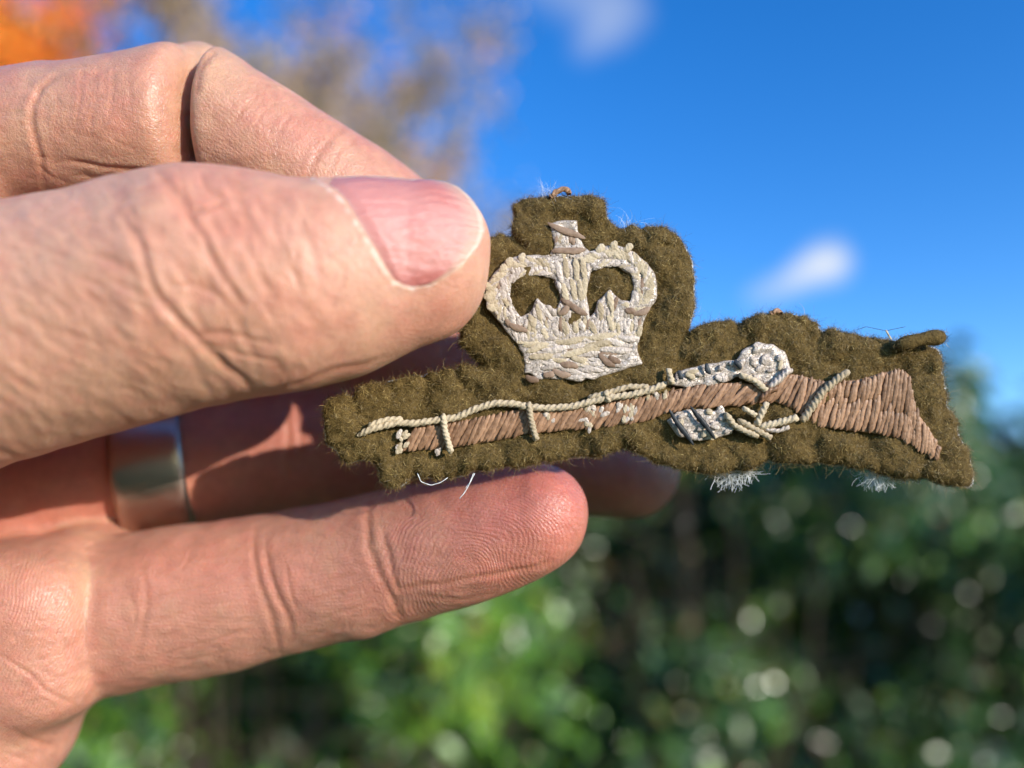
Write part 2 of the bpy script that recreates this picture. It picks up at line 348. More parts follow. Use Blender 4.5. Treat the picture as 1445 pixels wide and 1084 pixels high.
def hand_sdf(x, y, z):
    p = tube(DIG['slab'], x, y, z)
    for n in ('pad_index', 'pad_middle', 'pad_ring', 'pad_little', 'hypothenar', 'heel'):
        p = smin(p, pad(PADS[n], x, y, z), 4.0)
    lit = tube(DIG['little'], x, y, z)
    for n in ('base_fold', 'base_fold_b'): lit = smin(lit, pad(PADS[n], x, y, z), 1.4)
    f = smin(p, lit, .6)
    f = smin(f, smin(tube(DIG['ring'], x, y, z), pad(PADS['web_fold'], x, y, z), 1.5), 1.3)
    f = smin(f, tube(DIG['middle'], x, y, z), 1.2)
    ia = smin(tube(DIG['index_a'], x, y, z), pad(KNUCKLE, x, y, z), 2.2)
    ib = smin(tube(DIG['index_b'], x, y, z), pad(KNUCKLE, x, y, z), 2.2)
    f = smin(f, smin(ia, ib, .8), 1.4)
    kx = np.clip((-70-x)/60, 0, 1)
    return smin(f, tube(DIG['thumb'], x, y, z), .3+9*kx)
NU, NV_ = 60, 44
def nail_surface():
    D = DIG['thumb']
    cut = np.array([(-22, 576), (-19, 562), (-13, 551), (-4, 541), (6, 530), (22, 509), (40, 486), (54, 463), (70, 440), (86, 424)], float)
    tip = np.array([(-22, 604), (-19, 624), (-14, 644), (-8, 658), (4, 675), (18, 682), (34, 678), (50, 662), (64, 640), (76, 605), (86, 560)], float)
    u = np.linspace(0, 1, NU); ph = np.linspace(-22, 86, NV_)
    U, PH = np.meshgrid(u, ph, indexing='ij')
    c0 = np.interp(PH, cut[:, 0], cut[:, 1]); c1 = np.interp(PH, tip[:, 0], tip[:, 1]); PX = c0+(c1-c0)*U
    x = (PX-CX)*84.0/F
    c, r, dc, rd = (np.interp(x, D['xs'], a) for a in D['prof'])
    g = np.maximum(x-D['xe'], 0); g = (1-np.exp(-g/D['Le']*1.6))*D['Le']/1.6
    c = c+D['sl'][0]*g; dc = dc+D['sl'][2]*g; r = r+D['sl'][1]*g*.35; rd = rd+D['sl'][3]*g*.35
    over = np.maximum((x-D['xe'])/D['Le'], 0); sh = 1-.30*over**2.4
    a = np.radians(PH); r, rd = r*sh, rd*sh
    lift = .02+.06*np.sin(U*math.pi)-.30*np.maximum(0, 1-U*9)-.22*np.clip((-14-PH)/8, 0, 1)
    Y = c+(r+lift)*np.sin(a); Dp = dc-(rd+lift)*np.cos(a)
    V = np.stack([x, Dp, Y], -1)
    return V, U, PH, a
_v = nail_surface()[0]; _e = np.concatenate([_v[:, 0], _v[-1], _v[::-1, -1], _v[0, ::-1]])
NAIL_PX = np.stack([CX+_e[:, 0]/_e[:, 1]*F, CY-_e[:, 2]/_e[:, 1]*F], 1)[::3]
def poly_dist(px, py, poly):
    """signed distance (inside negative) from points to a closed polygon"""
    P = np.asarray(poly, float); d2 = np.full(px.shape, 1e18); ins = np.zeros(px.shape, bool)
    for a, b in zip(P, np.roll(P, -1, axis=0)):
        ex, ey = b-a; wx, wy = px-a[0], py-a[1]; t = np.clip((wx*ex+wy*ey)/(ex*ex+ey*ey+1e-12), 0, 1)
        d2 = np.minimum(d2, (wx-ex*t)**2+(wy-ey*t)**2)
        c = ((a[1] > py) != (b[1] > py)) & (px < (b[0]-a[0])*(py-a[1])/(b[1]-a[1]+1e-12)+a[0]); ins ^= c
    return np.where(ins, -1, 1)*np.sqrt(d2)
def line_dist(px, py, L):
    P = np.asarray(L, float); d2 = np.full(px.shape, 1e18); tt = np.zeros(px.shape); n = len(P)-1
    for i in range(n):
        a, b = P[i], P[i+1]; ex, ey = b-a; wx, wy = px-a[0], py-a[1]; t = np.clip((wx*ex+wy*ey)/(ex*ex+ey*ey+1e-12), 0, 1)
        q = (wx-ex*t)**2+(wy-ey*t)**2; m = q < d2; d2 = np.where(m, q, d2); tt = np.where(m, (i+t)/n, tt)
    return np.sqrt(d2), tt
# creases: digit, depth mm, width px, polyline in photo pixels
CREASES = [
 ('thumb', .55, 7, [(221, 238), (248, 274), (267, 305), (287, 332), (295, 359), (314, 390), (337, 421), (357, 440)]),
 ('thumb', .60, 8, [(167, 297), (194, 336), (205, 367), (217, 409), (240, 440), (267, 467), (295, 498), (341, 533), (353, 552)]),
 ('thumb', .35, 5, [(252, 240), (260, 278), (271, 297), (295, 293), (326, 281)]), ('thumb', .3, 5, [(279, 238), (295, 270), (322, 278)]),
 ('thumb', .22, 5, [(240, 402), (275, 404), (310, 417), (322, 471)]), ('thumb', .25, 5, [(275, 475), (310, 471), (400, 487)]), ('thumb', .25, 4, [(287, 487), (349, 502), (399, 510)]),
 ('thumb', .35, 6, [(345, 566), (380, 552), (425, 540), (480, 522), (560, 503)]), ('thumb', .2, 5, [(200, 320), (186, 297), (174, 312)]),
 ('thumb', .22, 5, [(97, 312), (116, 332)]), ('thumb', .3, 6, [(128, 355), (174, 374)]), ('thumb', .25, 5, [(116, 409), (147, 433)]), ('thumb', .25, 5, [(89, 464), (151, 491)]), ('thumb', .22, 5, [(160, 395), (230, 430)]),
 ('thumb', .18, 6, [(383, 290), (388, 325), (410, 377), (430, 419)]), ('thumb', .12, 5, [(460, 363), (485, 377), (482, 410)]), ('thumb', .14, 6, [(420, 300), (440, 350), (455, 400)]), ('thumb', .16, 6, [(345, 300), (352, 350), (375, 400), (392, 430)]),
 ('thumb', .5, 9, [(353, 552), (320, 572), (290, 580)]), ('thumb', .4, 8, [(40, 665), (30, 650), (0, 640), (-30, 640)]),
 ('index', .5, 6, [(86, 103), (56, 123), (45, 150), (43, 173), (50, 205), (56, 226), (60, 269)]), ('index', .18, 4, [(118, 95), (116, 111), (113, 140), (103, 190)]), ('index', .14, 3.5, [(159, 95), (158, 130), (156, 173)]),
 ('index', .10, 3, [(135, 95), (136, 150), (128, 190)]), ('index', .10, 3, [(184, 112), (183, 160)]), ('index', .32, 4, [(85, 228), (133, 233), (186, 239), (250, 236)]), ('index', .12, 3, [(98, 248), (160, 252), (210, 250)]),
 ('index', .4, 6, [(312, 64), (292, 82), (281, 106), (275, 140)]), ('index', .16, 4, [(365, 133), (345, 150), (319, 186)]), ('index', .14, 4, [(392, 143), (372, 160), (355, 190)]), ('index', .18, 4, [(415, 160), (400, 175), (392, 192)]),
 ('index', .28, 6, [(490, 178), (470, 195), (452, 215), (432, 255)]), ('index', .16, 4, [(505, 196), (480, 215), (462, 250)]),
 ('little', .30, 6, [(359, 740), (359, 780), (362, 819), (375, 852), (384, 880), (390, 900), (400, 935)]), ('little', .38, 6, [(376, 760), (379, 806), (392, 839), (405, 872), (415, 900)]), ('little', .2, 4, [(402, 790), (410, 830), (420, 860)]),
 ('little', .34, 7, [(525, 700), (519, 735), (519, 772), (533, 808), (551, 838), (560, 860), (566, 890)]), ('little', .28, 6, [(541, 745), (545, 772), (552, 804), (568, 846)]),
 ('little', .38, 5, [(556, 832), (600, 826), (641, 820), (699, 809), (757, 799), (775, 792)]), ('little', .15, 4, [(585, 840), (650, 846), (700, 836)]),
 ('little', .12, 3, [(206, 847), (254, 835), (323, 820)]), ('little', .14, 3, [(209, 880), (263, 862), (326, 847)]), ('little', .12, 3, [(221, 900), (323, 871)]), ('little', .15, 3, [(221, 927), (350, 889)]), ('little', .12, 3, [(209, 945), (338, 918)]),
 ('little', .14, 3, [(440, 826), (505, 808)]), ('little', .14, 3, [(432, 850), (512, 826)]), ('little', .14, 3, [(432, 877), (541, 847)]), ('little', .10, 3, [(420, 900), (500, 880)]), ('little', .08, 3, [(260, 800), (330, 790)]),
 ('little', .22, 6, [(204, 800), (207, 830), (206, 856), (200, 891), (192, 940)]), ('little', .16, 4, [(184, 835), (192, 862), (190, 880)]),
 ('palm', .30, 4, [(0, 924), (39, 951), (63, 972), (110, 999)]), ('palm', .14, 3, [(0, 993), (30, 981), (66, 966), (120, 942)]), ('palm', .35, 6, [(20, 1036), (48, 1044), (84, 1056)]), ('palm', .16, 3, [(110, 1008), (131, 975), (143, 951)]),
 ('palm', .16, 3, [(125, 1011), (158, 969)]), ('palm', .14, 3, [(66, 1023), (90, 1011), (108, 999)]), ('palm', .14, 3, [(20, 1010), (50, 990), (80, 985)]), ('palm', .1, 3, [(30, 935), (80, 925), (130, 900)]),
 ('palm', .25, 4, [(120, 776), (145, 767), (175, 760)]), ('palm', .12, 3, [(40, 906), (100, 890)]), ('palm', .15, 4, [(0, 1060), (40, 1072), (60, 1084)]),
 ('ring', .25, 6, [(402, 560), (408, 600), (404, 640), (398, 690)]), ('ring', .2, 6, [(418, 570), (424, 610), (420, 650)]), ('ring', .1, 4, [(300, 668), (340, 650)]),
]
r_ = random.Random(3)
for i in range(70):   # short slanted wrinkles over the thumb's metacarpal skin
    x0, y0 = r_.uniform(-60, 215), r_.uniform(300, 600); a = math.radians(r_.uniform(15, 45)); L = r_.uniform(18, 60)
    CREASES.append(('thumb', r_.uniform(.05, .13), r_.uniform(3.5, 7), [(x0, y0), (x0+L*.5*math.cos(a), y0+L*.5*math.sin(a)+r_.uniform(-4, 4)), (x0+L*math.cos(a), y0+L*math.sin(a))]))
for i in range(18):
    x0, y0 = r_.uniform(240, 480), r_.uniform(270, 500); a = math.radians(r_.uniform(40, 100)); L = r_.uniform(20, 55)
    CREASES.append(('thumb', r_.uniform(.05, .12), r_.uniform(3.5, 6), [(x0, y0), (x0+L*math.cos(a), y0+L*math.sin(a))]))
for i in range(40):
    x0, y0 = r_.uniform(60, 260), r_.uniform(85, 250); a = math.radians(r_.choice([95, 20, 130])+r_.uniform(-15, 15)); L = r_.uniform(12, 40)
    CREASES.append(('index', r_.uniform(.03, .08), r_.uniform(2.5, 4), [(x0, y0), (x0+L*math.cos(a), y0+L*math.sin(a))]))

for i in range(260):
    dig, x0, x1, y0, y1 = r_.choice([('thumb', 0, 470, 260, 560), ('thumb', 0, 470, 260, 560), ('index', 0, 270, 80, 250), ('index', 300, 560, 90, 260), ('little', 190, 520, 730, 930), ('palm', 0, 150, 780, 1060)])
    xx, yy = r_.uniform(x0, x1), r_.uniform(y0, y1); a = math.radians(r_.choice([70, 115, 25, -20])+r_.uniform(-18, 18)); L = r_.uniform(10, 42)
    CREASES.append((dig, r_.uniform(.05, .13), r_.uniform(1.6, 2.8), [(xx, yy), (xx+L*.5*math.cos(a)+r_.uniform(-3, 3), yy+L*.5*math.sin(a)), (xx+L*math.cos(a), yy+L*math.sin(a))]))
def make_hand():
    x = np.concatenate([-75-np.cumsum(np.geomspace(.6, 7, 52))[::-1], np.arange(-75, 29, .57)])
    y = np.concatenate([-58-np.cumsum(np.geomspace(.6, 3, 30))[::-1], np.arange(-58, 50, .57)])
    z = np.concatenate([np.arange(76.5, 120, .57), np.arange(120, 134, .8), 134+np.cumsum(np.geomspace(.6, 2.4, 15))])
    X, Y, Z = (a.astype(np.float32) for a in (x, y, z))
    f = np.empty((len(x), len(y), len(z)), np.float32)
    for i in range(0, len(x), 24):
        f[i:i+24] = hand_sdf(X[i:i+24, None, None], Y[None, :, None], Z[None, None, :])
    V, Q = surface_nets(f, x, y, z); del f
    V = V[:, [0, 2, 1]]                        # -> x, depth, up
    Q = fix_orient(V, Q); E, _ = edges_of(Q)
    for _ in range(3): V = laplace(V, E, .5); V = laplace(V, E, -.52)
    V, Q = subdivide(V, Q); E, _ = edges_of(Q)
    V = laplace(V, E, .5); V = laplace(V, E, .4)
    # which digit is each vertex on
    names = ['thumb', 'index', 'little', 'ring', 'middle', 'palm']
    xv, dv, uv = V.T
    dist = np.stack([tube(DIG['thumb'], xv, uv, dv), np.minimum(tube(DIG['index_a'], xv, uv, dv), np.minimum(tube(DIG['index_b'], xv, uv, dv), pad(KNUCKLE, xv, uv, dv))),
        np.minimum(tube(DIG['little'], xv, uv, dv), np.minimum(pad(PADS['base_fold'], xv, uv, dv), pad(PADS['base_fold_b'], xv, uv, dv))), tube(DIG['ring'], xv, uv, dv), tube(DIG['middle'], xv, uv, dv),
        np.minimum(np.minimum.reduce([pad(v, xv, uv, dv) for k, v in PADS.items() if not k.startswith('base')]), tube(DIG['slab'], xv, uv, dv))], 1)
    lab = dist.argmin(1); Nv = vnormals(V, Q)
    px = CX+xv/dv*F; py = CY-uv/dv*F
    view = V/np.linalg.norm(V, axis=1)[:, None]; facing = np.clip(-(Nv*view).sum(1)*2.2, 0, 1)
    kpx = dv/F
    h = np.zeros(len(V)); red = np.zeros(len(V))
    wob = (vnoise(V, .35, 1)-.5)*5; wob2 = (vnoise(V, .35, 2)-.5)*5
    pxw, pyw = px+wob, py+wob2
    for dig, dep, w, L in CREASES:
        w = w*.78 if w >= 4 else w
        A = np.array(L); lo = A.min(0)-w*4; hi = A.max(0)+w*4
        m = np.nonzero((lab == names.index(dig)) & (px > lo[0]) & (px < hi[0]) & (py > lo[1]) & (py < hi[1]) & (facing > 0))[0]
        if not len(m): continue
        s, t = line_dist(pxw[m], pyw[m], L); fade = np.minimum(np.minimum(t, 1-t)*5+.15, 1)*facing[m]
        h[m] += (.38 if dig == 'thumb' else .46)*dep*fade*(-np.exp(-(s/w)**2)+.38*np.exp(-((s-2.0*w)/(1.3*w))**2)); red[m] += fade*np.exp(-(s/w)**2)*min(dep*1.6, .6)
    # nail fold on the thumb
    m = np.nonzero((lab == 0) & (px > 400) & (px < 720) & (facing > 0))[0]
    s = poly_dist(px[m], py[m], NAIL_PX); tipward = np.clip((px[m]-600)/60, 0, 1)
    h[m] += (.05*np.exp(-((s-3)/4)**2)*(1-.85*tipward)-.30*np.clip(-s/6+.0, 0, 1))
    # soft unevenness of flesh
    h += (vnoise(V, .16, 5)-.5)*.5+(vnoise(V, .4, 6)-.5)*.16
    # loose crumpled skin over the back of the thumb, finest at the knuckle
    a_ = math.radians(32); uu_ = (px*math.cos(a_)+py*math.sin(a_)); vv_ = (-px*math.sin(a_)+py*math.cos(a_))
    st1 = vnoise(np.stack([uu_*.030+wob*.05, vv_*.10, 0*px], 1), 1., 71)-.5
    a_ = math.radians(62); u2 = (px*math.cos(a_)+py*math.sin(a_)); v2 = (-px*math.sin(a_)+py*math.cos(a_))
    st2 = vnoise(np.stack([u2*.028+wob*.05, v2*.085, 0*px], 1), 1., 72)-.5
    back = (lab == 0)*facing*np.clip((500-px)/80, 0, 1); kn = np.exp(-((px-310)/110)**2-((py-360)/150)**2)
    h += back*(st1*.15*(1-kn)+st2*(.10+.20*kn))+(lab == 1)*facing*(vnoise(np.stack([px*.07, py*.13, 0*px], 1), 1., 73)-.5)*.10+np.isin(lab, (2, 5))*facing*(vnoise(np.stack([px*.05, py*.13, 0*px], 1), 1., 74)-.5)*.10
    red += back*np.clip(-st2, 0, .3)*(.5+kn)
    V = V+Nv*h[:, None]
    # friction ridges: phase and strength per vertex
    ph = np.zeros(len(V)); am = np.zeros(len(V))
    wn = (vnoise(V, .22, 7)-.5)*3.0
    def ridge(mask, cx, cy, sx, sy, period, amp):
        dd = np.hypot((px[mask]-cx)/sx, (py[mask]-cy)/sy)*kpx[mask]
        ph[mask] = (dd+wn[mask])*2*math.pi/period; am[mask] = amp[mask] if isinstance(amp, np.ndarray) else amp
    ridge((lab == 2) & (px > 540), 655, 815, 1.15, 1.0, .50, 1.0)
    ridge((lab == 2) & (px <= 540), 300, 1300, 3.0, 1.0, .55, .45)
    ridge((lab == 5) & (py > 600), -420, 620, 1.0, 1.0, .55, .9)
    ridge((lab == 5) & (py <= 600), -120, 420, 1.0, 1.0, .55, .7)
    ridge((lab == 1) & (px <= 280), -500, 500, 1.0, 1.0, .6, .25)
    ridge((lab == 1) & (px > 280), 120, 420, 1.0, 1.0, .6, .45)
    ridge((lab == 3), 100, 1200, 1.0, 1.0, .55, .5)
    sd = np.full(len(V), 99.); sd[m] = s
    tb = (lab == 0) & (px > 560) & (sd > 22); ridge(tb, 560, 380, 1.0, 1.0, .55, .55*np.clip((sd-22)/30, 0, 1))
    # flesh tone: thumb back tan, palm side pinker, tips and pressed pads redder
    wgt = np.exp(-np.clip(dist-dist.min(1, keepdims=True), 0, 6)/1.0); wgt /= wgt.sum(1, keepdims=True)
    base = np.array([(.66, .345, .23), (.57, .30, .195), (.55, .255, .175), (.50, .20, .14), (.50, .20, .14), (.58, .265, .18)])
    c = wgt @ base
    def shift(fac, colr):
        nonlocal c
        c = c*(1-fac[:, None])+np.array(colr)*fac[:, None]
    n1 = vnoise(V, .12, 11); n2 = vnoise(V, .33, 12); n3 = vnoise(V, .9, 13)
    shift(np.clip((vnoise(V, .6, 14)-.52)*.9, 0, .22), (.58, .19, .14)); shift(np.clip((n1-.45)*1.2, 0, .42), (.60, .22, .15)); shift(np.clip((n2-.55)*.8, 0, .25), (.66, .40, .25)); c *= (1+.10*(n3-.5))[:, None]
    g = lambda x0, y0, r: np.exp(-((px-x0)**2+(py-y0)**2)/r**2)
    shift((lab == 2)*np.clip(g(790, 700, 120)*.7+g(640, 740, 120)*.3, 0, .7), (.54, .145, .105))
    shift((lab == 0)*np.clip(g(330, 350, 70)*.35+g(440, 440, 60)*.35+g(290, 300, 40)*.3, 0, .5), (.66, .26, .17))
    shift((lab == 5)*np.clip(g(150, 830, 50)*.6, 0, .6), (.66, .43, .25))
    shift((lab == 1)*np.clip(g(300, 90, 60)*.5, 0, .5), (.64, .40, .235))
    shift((lab == 1)*np.clip(g(430, 200, 50)*.45+g(60, 250, 70)*.3, 0, .5), (.58, .22, .15))
    shift((lab == 3)*.35, (.50, .16, .11))
    shift(np.clip(red, 0, .45), (.52, .20, .12))
    cut_ = np.zeros(len(V)); cut_[m] = np.exp(-((s-2.5)/2.6)**2)*(px[m] < 625); cut_ *= np.clip((vnoise(V, 1.6, 81)-.38)*3.2, 0, 1); shift(cut_*.75, (.80, .66, .54))   # dry cuticle
    org = world(B(0, 600, 112))
    me = mesh_from('hand', world(V)-org, Q, 4, True)
    set_attr(me, 'skin_colour', c, 'FLOAT_COLOR'); set_attr(me, 'ridge_phase', ph); set_attr(me, 'ridge_strength', am)
    print('hand verts', len(V))
    o = obj('hand', me, skin_material(), loc=org)
    tag(o, 'open left hand pinching the khaki badge between thumb and fingers', 'hand')
    return o, org
def skin_material():
    m, t, p = smat('skin')
    at = N(t, 'ShaderNodeAttribute'); at.attribute_name = 'skin_colour'
    tc = N(t, 'ShaderNodeTexCoord')
    # faint mottling
    no = N(t, 'ShaderNodeTexNoise'); no.inputs['Scale'].default_value = 700; no.inputs['Detail'].default_value = 5; no.inputs['Roughness'].default_value = .65
    link(t, tc.outputs['Object'], no.inputs['Vector'])
    mr = N(t, 'ShaderNodeMapRange'); mr.inputs['From Min'].default_value = .3; mr.inputs['From Max'].default_value = .7; mr.inputs['To Min'].default_value = .9; mr.inputs['To Max'].default_value = 1.1
    link(t, no.outputs[0], mr.inputs[0])
    mul = N(t, 'ShaderNodeVectorMath', operation='SCALE'); link(t, at.outputs['Color'], mul.inputs[0]); link(t, mr.outputs[0], mul.inputs['Scale'])
    link(t, mul.outputs[0], p.inputs['Base Color'])
    p.inputs['Subsurface Weight'].default_value = .75; p.inputs['Subsurface Radius'].default_value = (1.0, .34, .18); p.inputs['Subsurface Scale'].default_value = .0010
    p.inputs['Specular IOR Level'].default_value = .55
    rn = N(t, 'ShaderNodeMapRange'); rn.inputs['To Min'].default_value = .28; rn.inputs['To Max'].default_value = .5; link(t, no.outputs[0], rn.inputs[0]); link(t, rn.outputs[0], p.inputs['Roughness'])
    # relief: skin cells, pores, friction ridges
    vo = N(t, 'ShaderNodeTexVoronoi'); vo.feature = 'DISTANCE_TO_EDGE'; vo.inputs['Scale'].default_value = 2100
    wv = N(t, 'ShaderNodeTexNoise'); wv.inputs['Scale'].default_value = 500; link(t, tc.outputs['Object'], wv.inputs['Vector'])
    mx = N(t, 'ShaderNodeVectorMath', operation='MULTIPLY_ADD'); mx.inputs[1].default_value = (.0012,)*3; link(t, wv.outputs['Color'], mx.inputs[0]); link(t, tc.outputs['Object'], mx.inputs[2]); link(t, mx.outputs[0], vo.inputs['Vector'])
    vm = N(t, 'ShaderNodeMapRange'); vm.inputs['From Max'].default_value = .14; link(t, vo.outputs['Distance'], vm.inputs[0])
    b1 = N(t, 'ShaderNodeBump'); b1.inputs['Strength'].default_value = .45; b1.inputs['Distance'].default_value = .00006; link(t, vm.outputs[0], b1.inputs['Height'])
    nf = N(t, 'ShaderNodeTexNoise'); nf.inputs['Scale'].default_value = 2600; nf.inputs['Detail'].default_value = 4; link(t, tc.outputs['Object'], nf.inputs['Vector'])
    b2 = N(t, 'ShaderNodeBump'); b2.inputs['Strength'].default_value = .75; b2.inputs['Distance'].default_value = .00014; link(t, nf.outputs[0], b2.inputs['Height']); link(t, b1.outputs[0], b2.inputs['Normal'])
    ap = N(t, 'ShaderNodeAttribute'); ap.attribute_name = 'ridge_phase'; aa = N(t, 'ShaderNodeAttribute'); aa.attribute_name = 'ridge_strength'
    sn = N(t, 'ShaderNodeMath', operation='SINE'); link(t, ap.outputs['Fac'], sn.inputs[0])
    sm0 = N(t, 'ShaderNodeMath', operation='MULTIPLY'); link(t, sn.outputs[0], sm0.inputs[0]); link(t, aa.outputs['Fac'], sm0.inputs[1])
    sm = N(t, 'ShaderNodeMath', operation='MULTIPLY'); link(t, sm0.outputs[0], sm.inputs[0]); link(t, no.outputs[0], sm.inputs[1])
    b3 = N(t, 'ShaderNodeBump'); b3.inputs['Strength'].default_value = .5; b3.inputs['Distance'].default_value = .000055; link(t, sm.outputs[0], b3.inputs['Height']); link(t, b2.outputs[0], b3.inputs['Normal'])
    link(t, b3.outputs[0], p.inputs['Normal'])
    return m
hand, HORG = make_hand()

# ------------------------------------------------------------------ thumbnail
def make_nail(parent, org):
    V, U, PH, a = nail_surface(); nu, nv = NU, NV_; x, Dp, Y = V[..., 0], V[..., 1], V[..., 2]
    top = V.reshape(-1, 3)
    inn = np.stack([x, Dp+.35*np.cos(a), Y-.35*np.sin(a)], -1).reshape(-1, 3)
    idx = np.arange(nu*nv).reshape(nu, nv)
    q = np.stack([idx[:-1, :-1], idx[1:, :-1], idx[1:, 1:], idx[:-1, 1:]], -1).reshape(-1, 4)
    qs = [q, q[:, ::-1]+nu*nv]; M = nu*nv
    for e in (idx[0], idx[-1][::-1], idx[:, 0][::-1], idx[:, -1]):
        qs.append(np.stack([e[:-1], e[1:], e[1:]+M, e[:-1]+M], 1))
    Vw = world(np.concatenate([top, inn]))-org
    me = mesh_from('fingernail', Vw, np.concatenate(qs), 4, True)
    # nail bed colour
    n = np.clip((vnoise(np.concatenate([top, inn])*[.5, 1, 1], .35, 21)), 0, 1)[:, None]
    uu = np.concatenate([U.ravel()]*2)[:, None]; pp = np.concatenate([PH.ravel()]*2)[:, None]
    col = np.array([[.66, .265, .225]])*(1-n*.4)+np.array([[.60, .25, .195]])*n*.4
    f = np.clip((pp-45)/35, 0, 1)*.6; col = col*(1-f)+np.array([[.52, .21, .19]])*f
    f = np.exp(-((uu-.72)/.12)**2-((pp-48)/16)**2)*.5; col = col*(1-f)+np.array([[.58, .17, .13]])*f
    f = np.clip((-8-pp)/10, 0, 1)*.75; col = col*(1-f)+np.array([[.56, .15, .13]])*f
    f = np.clip((uu-.80)/.12, 0, 1)*.75; col = col*(1-f)+np.array([[.62, .37, .265]])*f
    f = np.clip((uu-.95)/.015, 0, 1)*.85; col = col*(1-f)+np.array([[.68, .50, .38]])*f
    f = np.clip((.05-uu)/.04, 0, 1)*.5; col = col*(1-f)+np.array([[.62, .44, .34]])*f
    set_attr(me, 'nail_colour', col, 'FLOAT_COLOR'); set_attr(me, 'nail_u', uu.ravel()); set_attr(me, 'nail_v', pp.ravel())
    m, t, p = smat('nail'); at = N(t, 'ShaderNodeAttribute'); at.attribute_name = 'nail_colour'; link(t, at.outputs['Color'], p.inputs['Base Color'])
    p.inputs['Roughness'].default_value = .25; p.inputs['Specular IOR Level'].default_value = .6; p.inputs['Subsurface Weight'].default_value = .5; p.inputs['Subsurface Radius'].default_value = (1, .4, .3); p.inputs['Subsurface Scale'].default_value = .0009
    av = N(t, 'ShaderNodeAttribute'); av.attribute_name = 'nail_v'; au = N(t, 'ShaderNodeAttribute'); au.attribute_name = 'nail_u'
    cb = N(t, 'ShaderNodeCombineXYZ'); s1 = N(t, 'ShaderNodeMath', operation='MULTIPLY'); s1.inputs[1].default_value = .16; s2 = N(t, 'ShaderNodeMath', operation='MULTIPLY'); s2.inputs[1].default_value = 3
    link(t, av.outputs['Fac'], s1.inputs[0]); link(t, au.outputs['Fac'], s2.inputs[0]); link(t, s1.outputs[0], cb.inputs[0]); link(t, s2.outputs[0], cb.inputs[1])
    no = N(t, 'ShaderNodeTexNoise'); no.inputs['Scale'].default_value = 1.3; no.inputs['Detail'].default_value = 6; no.inputs['Roughness'].default_value = .6; link(t, cb.outputs[0], no.inputs['Vector'])
    tc = N(t, 'ShaderNodeTexCoord'); no2 = N(t, 'ShaderNodeTexNoise'); no2.inputs['Scale'].default_value = 900; no2.inputs['Detail'].default_value = 5; link(t, tc.outputs['Object'], no2.inputs['Vector'])
    b = N(t, 'ShaderNodeBump'); b.inputs['Strength'].default_value = 1.; b.inputs['Distance'].default_value = .00035; link(t, no.outputs[0], b.inputs['Height'])
    b2 = N(t, 'ShaderNodeBump'); b2.inputs['Strength'].default_value = .8; b2.inputs['Distance'].default_value = .00016; link(t, no2.outputs[0], b2.inputs['Height']); link(t, b.outputs[0], b2.inputs['Normal']); link(t, b2.outputs[0], p.inputs['Normal'])
    obj('fingernail', me, m, parent)
make_nail(hand, HORG)

# ------------------------------------------------------------------ finger ring
def make_ring():
    D = DIG['ring']
    def axis(px):
        x = (px-CX)*129.8/F; c, r, dc, rd = (np.interp(x, D['xs'], a) for a in D['prof']); return np.array([x, dc, c]), r, rd
    a, r0, d0 = axis(174); b, r1, d1 = axis(274); mid = (a+b)/2; ax = b-a; ax /= np.linalg.norm(ax); ax = ax+np.array([0, .10, .0]); ax /= np.linalg.norm(ax)
    w = 10.4; R = max(r0, d0, r1, d1)+.55
    up = np.cross(ax, [0, 1, 0]); up /= np.linalg.norm(up); fr = np.cross(up, ax)
    prof = []
    n = 12
    for i in range(n+1): s = -1+2*i/n; prof.append((s*w/2, 1.05-.28*s*s-(.22 if i in (0, n) else 0)))     # slightly domed outside
    prof += [(w/2, .05), (w/2-.4, -.25), (-w/2+.4, -.25), (-w/2, .05)]
    k = len(prof); m_ = 128; V = []
    for j in range(m_):
        t = 2*math.pi*j/m_; e = up*math.cos(t)+fr*math.sin(t)
        for s, h in prof: V.append(mid+ax*s+e*(R+h))
    Q = [(j*k+i, j*k+(i+1) % k, ((j+1) % m_)*k+(i+1) % k, ((j+1) % m_)*k+i) for j in range(m_) for i in range(k)]
    V = np.array(V); org = world(mid); Q = np.array(Q)
    me = mesh_from('finger_ring', world(V)-org, Q, 4, True)
    mt, t, p = smat('worn_white_gold'); p.inputs['Base Color'].default_value = (.47, .37, .31, 1); p.inputs['Metallic'].default_value = 1
    tc = N(t, 'ShaderNodeTexCoord'); no = N(t, 'ShaderNodeTexNoise'); no.inputs['Scale'].default_value = 900; no.inputs['Detail'].default_value = 6; link(t, tc.outputs['Object'], no.inputs['Vector'])
    mr = N(t, 'ShaderNodeMapRange'); mr.inputs['To Min'].default_value = .2; mr.inputs['To Max'].default_value = .46; link(t, no.outputs[0], mr.inputs[0]); link(t, mr.outputs[0], p.inputs['Roughness'])
    b = N(t, 'ShaderNodeBump'); b.inputs['Strength'].default_value = .25; b.inputs['Distance'].default_value = .00006; link(t, no.outputs[0], b.inputs['Height']); link(t, b.outputs[0], p.inputs['Normal'])
    o = obj('finger_ring', me, mt, loc=org); tag(o, 'wide plain silver band worn on the ring finger', 'ring')
make_ring()

